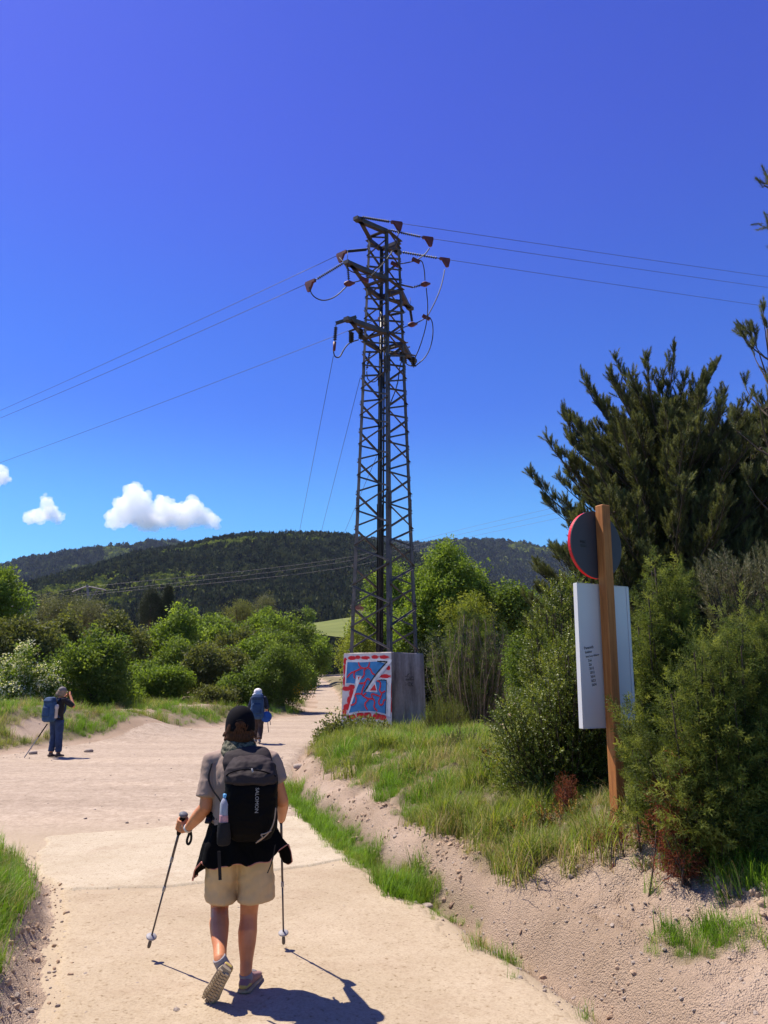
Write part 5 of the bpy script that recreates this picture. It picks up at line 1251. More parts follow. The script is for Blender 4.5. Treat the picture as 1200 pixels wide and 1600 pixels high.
# ------------------------------------------------------------------ people
def people_materials():
    global SKIN, M_TEE, M_SHORTS, M_BLACK, M_PACK, M_PACK2, M_HAIR, M_CAMO, M_SHOE, M_SOLE, M_YEL, M_SOCK, M_PIPE, M_GREYT, M_METAL, M_STRAP, M_JACKET
    t = NT('skin'); co = t.coord('Object'); n = t.noise(co, 11, 4)
    b = t.a('ShaderNodeBsdfPrincipled'); t.k(t.ramp(n, [(.3, (.50, .18, .075)), (.7, (.62, .245, .11))]), b.inputs['Base Color']); b.inputs['Roughness'].default_value = .5; b.inputs['Specular IOR Level'].default_value = .35
    b.inputs['Subsurface Weight'].default_value = .12; b.inputs['Subsurface Radius'].default_value = (.02, .008, .004); b.inputs['Subsurface Scale'].default_value = .5
    t.k(b.outputs[0], t.out.inputs[0]); SKIN = t.m
    def cloth(nm, c, sc=260, rough=.85, var=.12, fold=0):
        t = NT(nm); co = t.coord('Object'); w = t.noise(co, sc, 2); l = t.noise(co, 7, 4)
        col = t.ramp(l, [(.3, tuple(v * (1 - var) for v in c)), (.7, tuple(v * (1 + var) for v in c))])
        h = t.math('ADD', t.math('MULTIPLY', w, .25), t.noise(co, 22, 3)) 
        return t.principled(col, rough, t.bump(h, .22, .01), 0, .25 if max(c) > .06 else .07)
    M_TEE = cloth('grey_tee', (.30, .21, .165)); M_SHORTS = cloth('khaki_shorts', (.57, .375, .195)); M_BLACK = cloth('black_cloth', (.007, .006, .008)); M_JACKET = cloth('black_jacket', (.003, .0025, .003), 200, .85)
    M_PACK = cloth('pack_nylon', (.003, .0025, .003), 300, .7); M_PACK2 = cloth('pack_nylon_grey', (.038, .029, .030), 300, .7); M_STRAP = cloth('webbing', (.02, .018, .02), 400, .7)
    t = NT('hair'); co = t.coord('Object'); mp = t.a('ShaderNodeMapping'); mp.inputs['Scale'].default_value = (90, 90, 10); t.k(co, mp.inputs[0]); n = t.noise(mp.outputs[0], 3, 4)
    M_HAIR = t.principled(t.ramp(n, [(.3, (.018, .008, .005)), (.7, (.12, .045, .02))]), .7, t.bump(n, .6, .01), 0, .1)
    t = NT('camo_gaiter'); co = t.coord('Object'); n = t.noise(co, 30, 3, .6); n2 = t.noise(co, 17, 3)
    col = t.ramp(n, [(.38, (.018, .02, .016)), (.46, (.07, .068, .042)), (.56, (.15, .135, .09)), (.66, (.03, .027, .022))]); col = t.mix(t.math('MULTIPLY', t.math('SUBTRACT', n2, .62, True), 9, True), col, (.22, .23, .13))
    M_CAMO = t.principled(col, .8, t.bump(n2, .4, .02), 0, .2)
    M_SHOE = cloth('mauve_mesh', (.26, .15, .145), 300); M_SOLE = simple_mat('beige_rubber', (.36, .28, .18), .8, .2, 20); M_YEL = simple_mat('ochre_heel', (.50, .36, .10), .6, .1, 9); M_SOCK = cloth('grey_sock', (.27, .245, .25))
    M_PIPE = simple_mat('salmon_piping', (.45, .17, .13), .7, .1, 9); M_GREYT = simple_mat('grey_print', (.30, .28, .28), .6, .05, 9); M_METAL = simple_mat('dark_alloy', (.085, .07, .08), .35, .15, 20, metal=.6)

def fold_noise(amp, sx, sz, seed):
    def f(co, nr):
        n = fbm(co[:, 0] * sx, co[:, 1] * sx, co[:, 2] * sz, seed, 3); r = 1 - np.abs(fbm(co[:, 0] * sx * .8 + 9, co[:, 1] * sx * .8, co[:, 2] * sz * 1.3, seed + 5, 2)) * 2
        return co + nr * ((n + .5 * r) * amp)[:, None]
    return f
def ellipsoid(mb, c, r, n=14, m=9):
    c = np.asarray(c, float); R = []
    for i in range(m + 1):
        a = -PI / 2 + PI * (i / m) * .998 + .001; q = math.cos(a); R.append([c + [r[0] * q * math.cos(t), r[1] * q * math.sin(t), r[2] * math.sin(a)] for t in np.arange(n) * 2 * PI / n])
    mb.rings(R)
def hand_grip(mb, wrist, grip, axis, k=1.0, flip=1):
    "palm and five fingers closed round a pole grip"
    wrist, grip = np.asarray(wrist, float), np.asarray(grip, float); a = np.asarray(axis, float); a /= np.linalg.norm(a)
    r = wrist - grip; r -= a * r.dot(a); r /= np.linalg.norm(r); t = np.cross(a, r) * flip
    palm = grip + r * .042 + t * .012
    mb.tube([wrist, wrist * .45 + palm * .55, palm + a * .0, palm - r * .02], [.024, .027, .036, .030], 12, ref=tuple(t), rb=[.020, .018, .019, .014], dome=True)
    for i, (off, ln, rad) in enumerate(((.031, 1.0, .0092), (.011, 1.08, .0095), (-.010, 1.0, .0092), (-.030, .82, .0082))):
        c = grip + a * off; pts = []
        for j, an in enumerate(np.linspace(.25, 4.3 * ln, 7)):
            rr = .034 if j == 0 else .0265
            pts.append(c + (r * math.cos(an) + t * math.sin(an)) * rr)
        mb.tube(pts, np.linspace(rad * 1.08, rad * .82, 7), 8, ref=tuple(a), dome=True)
    c = grip + a * .045; pts = [palm + a * .01]
    for an in np.linspace(-.5, -2.4, 4): pts.append(c + (r * math.cos(an) + t * math.sin(an)) * .029)
    mb.tube(pts, [.014, .0125, .011, .010, .009], 8, ref=tuple(a), dome=True)
def trekking_pole(label, tip, hand, extra=.055):
    tip, hand = np.asarray(tip, float), np.asarray(hand, float); ax = (hand - tip) / np.linalg.norm(hand - tip); L = np.linalg.norm(hand - tip)
    root = empty('trekking_pole', tip, label, 'trekking pole', 'poles of the near hiker')
    m = MB(); m.tube([tip + ax * .06, tip + ax * .45], .0062, 8); m.tube([tip + ax * .45, tip + ax * (L * .72)], .0078, 8); m.tube([tip + ax * (L * .72), tip + ax * (L - .05)], .009, 8); m.build('shaft', M_METAL, root, True)
    for q in (.45, L * .72): m = MB(); m.lathe([(.0095, -.02), (.011, -.015), (.011, .015), (.0095, .02)], tip + ax * q, ax, 8); m.build('collar', M_GREYT, root, True)
    m = MB(); m.lathe([(.010, 0), (.012, .012), (.012, .045), (.007, .06)], tip, ax, 8); m.build('tip', simple_mat('grey_rubber', (.12, .10, .085), .8), root, True)
    m = MB(); m.lathe([(.010, .075), (.034, .078), (.036, .084), (.030, .088), (.010, .096)], tip, ax, 14); m.build('basket', M_GREYT, root, True)
    m = MB(); m.lathe([(.012, -.075), (.0165, -.06), (.0175, -.01), (.015, .02), (.0175, .04), (.019, extra + .005)], hand, ax, 10); m.build('grip', M_BLACK, root, True)
    m = MB(); m.lathe([(.02, extra + .006), (.029, extra + .010), (.029, extra + .02), (.02, extra + .028)], hand, ax, 12); m.build('knob', simple_mat('blue_grey_rubber', (.10, .10, .12), .6), root, True)
    return root, ax
def shoe(parent, heel, f, up, L=.285, wide=1.0):
    heel = np.asarray(heel, float); f = np.asarray(f, float); f = f / np.linalg.norm(f); up = np.asarray(up, float); up = up - f * up.dot(f); up /= np.linalg.norm(up); s = np.cross(f, up)
    W = [(0, .026, 0, .055), (.03, .036, 0, .082), (.10, .038, .0, .090), (.16, .041, .004, .074), (.22, .047, .006, .058), (.26, .040, .004, .046), (.283, .022, 0, .036)]
    def ring(y, w, o, h0, h1, n=14):
        out = []
        for k in range(n):
            a = k * 2 * PI / n; ca, sa = math.cos(a), math.sin(a); cx = math.copysign(abs(ca) ** .6, ca) * w * wide; cz = math.copysign(abs(sa) ** .75, sa)
            out.append(heel + f * y * L / .285 + s * (cx + o) + up * ((h0 + h1) / 2 + cz * (h1 - h0) / 2))
        return out
    m = MB(); m.rings([ring(y, w, o, .018, h) for y, w, o, h in W]); me = fuse(m, .006, 3); sh = link_mesh('shoe', me, M_SHOE, parent)
    m = MB(); m.rings([ring(y, w + .005, o, -.002 + (.012 if i == 0 else (.018 if i == 6 else 0)), .026) for i, (y, w, o, h) in enumerate(W)]); 
    for i in range(11):
        for j in (-1, 0, 1):
            y = .02 + i * .024; w = np.interp(y, [q[0] for q in W], [q[1] for q in W]); m.box(heel + f * y + s * (j * w * .62) - up * .003 + f * (.008 if j == 0 else 0), (.02, .016, .010), np.stack([s, f, up], 1))
    m.build('sole', M_SOLE, sh)
    m = MB(); m.rings([ring(y, w * 1.03, 0, .03, h) for y, w, h in ((-.003, .024, .05), (.025, .036, .066), (.06, .0375, .058))]); me = fuse(m, .006, 2); link_mesh('heel_cup', me, M_YEL, sh)
    m = MB()
    for i in range(4): y = .13 + i * .022; m.tube([heel + f * y + up * .085 - s * .025 - up * i * .006, heel + f * (y + .006) + up * (.093 - i * .007), heel + f * y + up * .085 + s * .025 - up * i * .006], .003, 5)
    m.build('laces', M_SOCK, sh)
    return sh

def build_hiker():
    X0 = P(377, 1190, 5.12)[0]; Y0 = 5.12
    root = empty('person', (X0, Y0, 0), 'near hiker seen from behind in black cap, grey tee and khaki shorts, walking', 'person')
    A = np.array
    hc = A([P(375, 1130, 5.15)[0], 5.16, 1.553])
    shl, shr = A([X0 - .178, Y0, 1.335]), A([X0 + .185, Y0 + .0, 1.335])
    ell = P(321, 1262, 5.06); wrl = P(293, 1295, 5.25); hl = P(283, 1288, 5.3)
    elr = P(441, 1252, 5.14); wrr = P(440, 1280, 5.40); hr = P(439, 1270, 5.50)
    hipl, hipr = A([X0 - .085, Y0 + .0, .86]), A([X0 + .10, Y0 + .0, .86])
    knl, anl = P(343, 1420, 5.20), P(344, 1500, 4.86); knr, anr = P(389, 1425, 5.2), P(384, 1522, 5.10)
    tipl, tipr = A([-1.59, 5.62, .083]), A([-.704, 5.83, .04])
    # one continuous body
    m = MB()
    ellipsoid(m, hc, (.076, .096, .112)); ellipsoid(m, hc + [0, .03, -.06], (.058, .07, .065))
    m.tube([hc + [0, .115, .0], hc + [0, .12, -.03], hc + [0, .095, -.04]], [.008, .014, .012], 8); 
    for sg in (-1, 1): ellipsoid(m, hc + [sg * .078, .0, -.015], (.012, .02, .03))
    m.tube([hc + [0, -.01, -.06], A([X0, Y0 - .01, 1.38])], [.054, .06], 12)
    m.tube([A([X0, Y0, .84]), A([X0, Y0, 1.0]), A([X0, Y0, 1.2]), A([X0, Y0 - .005, 1.34])], [.15, .135, .155, .14], 18, ref=(0, 1, 0), rb=[.105, .095, .11, .075], dome=True)
    def limb(pts, rad, rb=None): m.tube(pts, rad, 14, ref=(0, 1, 0), rb=rb, dome=True)
    limb([shl, shl * .5 + ell * .5 + [0, -.008, 0], ell], [.052, .047, .041]); limb([ell, ell * .65 + wrl * .35 + [-.004, 0, -.004], wrl], [.042, .043, .026])
    limb([shr, shr * .5 + elr * .5 + [0, -.008, 0], elr], [.052, .046, .041]); limb([elr, elr * .65 + wrr * .35, wrr], [.041, .041, .026])
    def leg(hp, kn, an):
        limb([hp, hp * .5 + kn * .5 + [0, .01, 0], kn + (hp - kn) * .1], [.088, .075, .058])
        v = an - kn; bk = A([0, -1.0, .2]); bk -= v * bk.dot(v) / v.dot(v)
        limb([kn + (hp - kn) * .12, kn, kn + v * .14, kn + v * .32 + bk * .014, kn + v * .52 + bk * .010, kn + v * .78, an], [.06, .056, .055, .060, .054, .040, .036], [.062, .06, .058, .064, .056, .042, .038])
    leg(hipl, knl, anl); leg(hipr, knr, anr)
    axl = (hl - tipl) / np.linalg.norm(hl - tipl); axr = (hr - tipr) / np.linalg.norm(hr - tipr)
    hand_grip(m, wrl, hl, axl, 1, -1); hand_grip(m, wrr, hr, axr, 1, 1)
    me = fuse(m, .0055, 3); link_mesh('body', me, SKIN, root)
    # shirt
    m = MB(); zz = [.93, 1.02, 1.12, 1.22, 1.31, 1.375, 1.41]; ww = [.185, .178, .178, .186, .182, .128, .085]; dp = [.135, .128, .130, .138, .128, .095, .07]
    m.tube([A([X0 + .004, Y0 - .01, z]) for z in zz], ww, 24, ref=(0, 1, 0), rb=dp)
    el2 = shl + (ell - shl) * .78; m.tube([shl + [.08, 0, .02], shl + [-.004, 0, -.004], shl * .5 + el2 * .5, el2], [.06, .068, .066, .072], 14, ref=(0, 1, 0), rb=[.06, .068, .068, .073])
    er2 = shr + (elr - shr) * .52; m.tube([shr + [-.08, 0, .02], shr + [.004, 0, -.004], shr * .5 + er2 * .5, er2], [.06, .068, .066, .07], 14, ref=(0, 1, 0), rb=[.06, .068, .068, .07])
    me = fuse(m, .008, 5); displace(me, fold_noise(.010, 9, 6, 3)); displace(me, fold_noise(.005, 24, 13, 31)); link_mesh('t_shirt', me, M_TEE, root)
    # shorts
    m = MB()
    m.tube([A([X0 + .006, Y0, z]) for z in (.80, .88, .98)], [.185, .18, .165], 20, ref=(0, 1, 0), rb=[.135, .13, .12])
    hl_, hr_ = P(346, 1403, 5.17), P(401, 1404, 5.15)
    m.tube([hipl + [-.004, 0, .03], hipl * .5 + hl_ * .5, hl_], [.098, .1, .101], 16, ref=(0, 1, 0), rb=[.118, .112, .108]); m.tube([hipr + [.004, 0, .03], hipr * .5 + hr_ * .5 + [.004, 0, 0], hr_], [.10, .108, .112], 16, ref=(0, 1, 0), rb=[.118, .114, .11])
    me = fuse(m, .008, 4); displace(me, fold_noise(.012, 8, 8, 9)); displace(me, fold_noise(.004, 22, 14, 19)); link_mesh('shorts', me, M_SHORTS, root)
    # socks, shoes
    hlh, hlt = P(352, 1516, 4.79), P(325, 1560, 4.91)
    fl = hlt - hlh; ul = A([.35, 1.0, .5]); ul = ul - fl * ul.dot(fl) / fl.dot(fl); ul /= np.linalg.norm(ul)
    fr = A([.13, 1.0, -.0]); hrh = A([P(380, 1553, 5.06)[0], 5.04, .005])
    for an, hp, f, u in ((anl, hlh, fl, ul), (anr, hrh, fr, A([0, 0, 1.0]))):
        f = f / np.linalg.norm(f); m = MB(); b_ = hp + f * .07 + u * .06; tdir = an - b_; m.tube([b_, b_ + tdir * .7, an + tdir * .25], [.042, .041, .040], 12, dome=False); link_mesh('sock', fuse(m, .005, 2), M_SOCK, root)
        shoe(root, hp, f, u)
    # hair, cap, gaiter
    m = MB(); ellipsoid(m, hc + [0, -.012, -.015], (.090, .098, .10)); ellipsoid(m, hc + [0, -.05, -.07], (.076, .056, .052))
    for i in range(46):
        a = rng.uniform(-1.6, 1.6); z = rng.uniform(-.11, -.035); s0 = hc + [math.sin(a) * .078, -math.cos(a) * .085 - .005, z]; e = s0 + [math.sin(a) * rng.uniform(.008, .034), -math.cos(a) * .012, -rng.uniform(.0, .03)]
        m.tube([s0, (s0 + e) / 2 + [0, 0, .008], e], [.014, .010, .004], 6)
    me = fuse(m, .006, 1); displace(me, fold_noise(.006, 45, 20, 5)); link_mesh('hair', me, M_HAIR, root)
    R = []; m = MB()
    cc = hc + [0, .002, .022]
    for i, t in enumerate(np.linspace(-.02, PI / 2 * .99, 12)):
        ring = []
        for k in range(40):
            a = k * 2 * PI / 40; sx, sy = math.sin(a), -math.cos(a); rz = .106 * math.sin(max(t, 0)) - (.012 if t < 0 else .0) ; q = max(0.0, 1 - math.sin(max(t, 0)) ** 2.5) ** (1 / 2.2)
            back = max(0, -sy); low = -.042 * (1 - math.sin(max(t, 0))) * (1 if True else 0)
            ring.append(cc + [sx * .097 * q, sy * .110 * q, rz + low])
        R.append(ring)
    m.rings(R); cap = m.build('cap', M_BLACK, root, True)
    m = MB(); br = []
    for k in range(13):
        a = (k / 12 - .5) * 2.0; br.append((cc + [math.sin(a) * .095, math.cos(a) * .108, -.035], cc + [math.sin(a) * .085, math.cos(a) * .108 + .075 * math.cos(a * .75), -.058]))
    v = [p for q in br for p in q]; v += [p + A([0, 0, -.004]) for q in br for p in q]; n2 = len(br) * 2
    m.add(v, [(2 * i, 2 * i + 1, 2 * i + 3, 2 * i + 2) for i in range(12)] + [(n2 + 2 * i + 2, n2 + 2 * i + 3, n2 + 2 * i + 1, n2 + 2 * i) for i in range(12)] + [(2 * i + 1, n2 + 2 * i + 1, n2 + 2 * i + 3, 2 * i + 3) for i in range(12)]); m.build('peak', M_BLACK, cap, True)
    m = MB(); ellipsoid(m, cc + [.016, -.098, -.012], (.040, .016, .028)); m.build('cap_opening', M_HAIR, cap, True)
    m = MB(); pts = [cc + [.016 + .043 * math.sin(a), -.104 + .012 * (1 - math.cos(a)), -.018 + .034 * math.cos(a)] for a in np.linspace(-1.9, 1.9, 13)]; m.tube(pts, .005, 6); m.build('cap_strap', M_BLACK, cap, True)
    m = MB()
    for z, r, w in ((1.375, .105, 1.0), (1.40, .108, 1.0), (1.425, .098, .95), (1.45, .094, .92), (1.472, .088, .9)):
        pass
    m.rings([[A([hc[0] * .75 + X0 * .25 + math.cos(a) * r * (1 + .03 * math.sin(3 * a + z * 90)), Y0 + .0 + (z - 1.38) * .3 + math.sin(a) * r * w, z + .008 * math.sin(2 * a + 1)]) for a in np.arange(26) * 2 * PI / 26] for z, r, w in ((1.365, .11, 1.0), (1.385, .118, 1.0), (1.40, .108, 1.0), (1.418, .112, .97), (1.435, .1, .95), (1.447, .098, .92), (1.458, .088, .92), (1.462, .07, .9))])
    me = fuse(m, .006, 2); displace(me, fold_noise(.007, 28, 40, 12)); link_mesh('neck_gaiter', me, M_CAMO, root)
    wv = wrl - ell; wv /= np.linalg.norm(wv); wq = wrl - wv * .012
    m = MB(); m.lathe([(.028, -.011), (.030, -.008), (.030, .008), (.028, .011)], wq, wv, 18); w_ = m.build('watch', simple_mat('white_band', (.5, .46, .44), .6), root, True)
    m = MB(); m.box(wq + A([.016, -.026, .006]), (.032, .012, .036)); m.build('watch_case', M_METAL, w_)
    for sg in (-1, 1):
        m = MB(); ellipsoid(m, hc + [sg * .03, .084, .004], (.012, .012, .012), 8, 6); m.build('eye', simple_mat('eye_white', (.6, .58, .55), .3), root, True)

    # ---- jacket tied round the waist
    jr = empty('jacket', (X0, Y0, .9), 'black jacket tied round the near hiker\'s waist with salmon piping', 'jacket')
    th = np.radians(np.linspace(-128, 128, 90)); hem_a = [-128, -84, -76, -66, -55, -25, 0, 20, 50, 65, 76, 82, 90, 128]; hem_z = [.66, .635, .63, .70, .755, .72, .757, .745, .765, .82, .845, .74, .715, .76]
    hz = np.interp(np.degrees(th), hem_a, hem_z); rows = 16; V = []; 
    for i in range(rows):
        t = i / (rows - 1)
        for k, a in enumerate(th):
            z = 1.02 * (1 - t) + hz[k] * t; fl = t ** 1.2; ad = abs(math.degrees(a))
            aa = .178 + .10 * fl + (.045 if a > 0 else .0) * fl * math.exp(-((ad - 80) / 18) ** 2); bb = .132 + .045 * fl; wob = 1 + fl * (.035 * math.sin(a * 9 + 1) + .02 * math.sin(a * 17 + t * 2))
            V.append([X0 + .012 + aa * wob * math.sin(a), Y0 - .005 - bb * wob * math.cos(a), z + .004 * math.sin(a * 14)])
    V = A(V); nk = len(th); i = np.arange((rows - 1) * (nk - 1)); r, c = i // (nk - 1), i % (nk - 1); k = r * nk + c
    me = quick_mesh('drape', V, np.stack([k, k + nk, k + nk + 1, k + 1], 1)); o = bpy.data.objects.new('tmp', me); COL.objects.link(o); so = o.modifiers.new('s', 'SOLIDIFY'); so.thickness = .008; so.offset = 0; sb = o.modifiers.new('b', 'SUBSURF'); sb.levels = 1
    me2 = evaluated(o); bpy.data.objects.remove(o); displace(me2, fold_noise(.013, 11, 6, 17)); drape = link_mesh('drape', me2, M_JACKET, jr)
    hemp = V[-nk:][8:-12]; m = MB(); m.tube(hemp, .0042, 6); m.build('piping', M_PIPE, drape, True)
    m = MB()
    for sg in (-1, 1): m.tube(smooth_line([[X0 + sg * .15, Y0 + .08, 1.0], [X0 + sg * .06, Y0 + .145, .985], [X0 + sg * .02, Y0 + .16, .9], [X0 + sg * .05, Y0 + .17, .72]]), .028, 8, dome=True)
    m.tube([[X0 + .17 * math.sin(a), Y0 + .125 * math.cos(a), 1.01] for a in np.linspace(-2.2, 2.2, 20)], .03, 8)
    me = fuse(m, .009, 3); link_mesh('sleeves', me, M_JACKET, jr)

    # ---- backpack
    PX = P(394, 1240, 4.95)[0]
    bp = empty('backpack', (PX, 4.92, .88), 'black daypack with vertical lettering on the near hiker\'s back', 'backpack')
    def pring(z, w, y0, y1, ox=0, e=3.4, n=36):
        out = []
        for k in range(n):
            a = k * 2 * PI / n; ca, sa = math.cos(a), math.sin(a); out.append([PX + ox + math.copysign(abs(ca) ** (2 / e), ca) * w, (y0 + y1) / 2 + math.copysign(abs(sa) ** (2 / e), sa) * (y1 - y0) / 2, z])
        return out
    yb = 5.03
    m = MB(); m.rings([pring(z, w * .9, f, yb, ox) for z, w, f, ox in ((.885, .085, 4.93, .01), (.90, .125, 4.865, .008), (.95, .158, 4.82, .005), (1.02, .170, 4.80, 0), (1.12, .174, 4.795, 0), (1.20, .172, 4.80, 0), (1.27, .166, 4.825, -.003), (1.32, .155, 4.86, -.008), (1.345, .14, 4.895, -.012), (1.355, .10, 4.93, -.014))])
    me = fuse(m, .008, 5); displace(me, fold_noise(.008, 9, 9, 22)); displace(me, fold_noise(.004, 24, 20, 23)); link_mesh('pack_body', me, M_PACK, bp)
    m = MB(); m.rings([pring(z, w * .93, f, yb - .02, ox, 3.0) for z, w, f, ox in ((1.215, .150, 4.835, .0), (1.235, .166, 4.787, .0), (1.28, .165, 4.80, -.003), (1.325, .150, 4.835, -.008), (1.362, .125, 4.875, -.012), (1.375, .08, 4.92, -.015))])
    me = fuse(m, .008, 4); displace(me, fold_noise(.012, 11, 16, 26)); displace(me, fold_noise(.005, 30, 24, 27)); tp = link_mesh('top_pocket', me, M_PACK2, bp)
    m = MB(); m.tube(smooth_line([[PX - .155, 4.86, 1.26], [PX - .12, 4.79, 1.30], [PX - .02, 4.795, 1.322], [PX + .10, 4.80, 1.305], [PX + .155, 4.86, 1.27]]), .005, 6); m.build('zip', M_BLACK, tp, True)
    m = MB(); m.tube([[PX + .02, 4.792, 1.318], [PX + .026, 4.786, 1.305]], .006, 6, dome=True); m.build('zip_puller', M_GREYT, tp, True)
    m = MB(); m.rings([pring(z, w, f, 5.10, ox, 3.0) for z, w, f, ox in ((1.26, .150, 4.94, -.035), (1.33, .158, 4.945, -.045), (1.385, .145, 4.985, -.052), (1.42, .11, 5.03, -.045), (1.43, .07, 5.06, -.04))]); me = fuse(m, .009, 5); displace(me, fold_noise(.006, 14, 14, 29)); link_mesh('yoke', me, M_PACK2, bp)
    for sg in (-1, 1):
        m = MB(); path = smooth_line([[X0 + sg * .085 + .01, 5.05, 1.375], [X0 + sg * .105, 5.10, 1.425], [X0 + sg * .12, 5.18, 1.40], [X0 + sg * .135, 5.26, 1.28], [X0 + sg * .15, 5.26, 1.12], [X0 + sg * .185, 5.14, 1.02], [X0 + sg * .17, 5.0, .98]]); m.tube(path, .008, 8, ref=(1, 0, 0), rb=.022); m.build('shoulder_strap', M_PACK2 if sg < 0 else M_PACK, bp, True)
        m = MB(); m.tube(smooth_line([[X0 + sg * .17, 5.03, 1.33], [X0 + sg * .19, 4.99, 1.22], [PX + sg * .158, 4.94, 1.08], [PX + sg * .158, 4.93, .95]]), .007, 6, rb=.004); m.build('compression_strap', M_STRAP, bp, True)
    m = MB(); m.tube([[X0 + .175 * math.sin(a), Y0 - .0 - .15 * math.cos(a), 1.0] for a in np.linspace(0.7, 2 * PI - .7, 30)], .006, 6, rb=.02); m.build('hip_belt', M_STRAP, bp, True)
    place_text('SALOMON', .030, A([PX + .048, 4.781, 1.215]), (0, 0, -1.0), (1.0, 0, 0), M_GREYT, bp, squeeze=1.0)
    # hanging webbing ends and cord
    for px, y0, y1 in ((343, 1330, 1375), ):
        a, b_ = P(px - 1, y0, 4.86), P(px + 1, y1, 4.88); m = MB(); m.tube([a, b_], .010, 6, ref=(0, 1, 0), rb=.002); m.build('webbing_end', M_STRAP, bp)
    a = [P(*q) for q in ((430, 1320, 4.85), (426, 1345, 4.86), (418, 1364, 4.88))]; m = MB(); m.tube(smooth_line(a), .006, 6, rb=.002); m.build('webbing_end', M_STRAP, bp)
    cord = simple_mat('tan_cord', (.34, .24, .18), .7); a = [P(*q) for q in ((431, 1262, 4.80), (429, 1282, 4.80), (423, 1298, 4.80), (410, 1311, 4.82), (400, 1317, 4.83))]; m = MB(); m.tube(smooth_line(a), .0042, 6); m.build('cord', cord, bp, True)
    a = [P(*q) for q in ((424, 1298, 4.795), (414, 1303, 4.80), (406, 1304, 4.81), (412, 1308, 4.805), (402, 1315, 4.825))]; m = MB(); m.tube(smooth_line(a), .0038, 6); m.build('cord', cord, bp, True)
    bc = A([P(351, 1268, 4.82)[0], 4.83, P(351, 1318, 4.82)[2]]); bz = P(351, 1241, 4.83)[2] - bc[2]
    m = MB(); m.lathe([(.03, -.012), (.041, 0), (.043, .05), (.040, .115), (.039, .12)], bc, (0, 0, 1), 14); m.build('side_pocket', M_STRAP, bp, True)
    bt = empty('water_bottle', bc, 'small water bottle with a blue cap in the pack\'s side pocket', 'bottle')
    t = NT('clear_plastic'); t.principled((.62, .62, .75), .12, None, 0, .5, Transmission_Weight=.55, IOR=1.2); 
    m = MB(); m.lathe([(.028, 0), (.032, .006), (.032, .08), (.029, .1), (.032, .12), (.032, bz - .055), (.024, bz - .035), (.013, bz - .018)], bc, (0, 0, 1), 16); m.build('bottle', t.m, bt, True)
    m = MB(); m.lathe([(.0325, .09), (.0328, .115), (.0328, .155), (.0325, .16)], bc, (0, 0, 1), 16); m.build('label', simple_mat('pink_label', (.45, .22, .24), .5, .25, 40), bt, True)
    m = MB(); m.lathe([(.0155, bz - .02), (.016, bz - .016), (.016, bz), (.014, bz + .003)], bc, (0, 0, 1), 14); m.build('bottle_cap', simple_mat('sky_blue_plastic', (.12, .36, .62), .4), bt, True)
    # ---- poles
    pl, ax = trekking_pole('trekking pole held out in the near hiker\'s left hand', tipl, hl)
    m = MB(); q = hl + ax * .02; m.tube(smooth_line([q + [.02, 0, .0], q + [.055, -.01, -.03], q + [.075, -.01, -.10], q + [.055, -.01, -.145], q + [.038, -.01, -.12], q + [.06, -.01, -.06], q + [.045, -.005, -.02]]), .008, 6, ref=(0, 1, 0), rb=.0025); m.build('wrist_strap', M_STRAP, pl)
    trekking_pole('trekking pole upright at the near hiker\'s right side', tipr, hr)

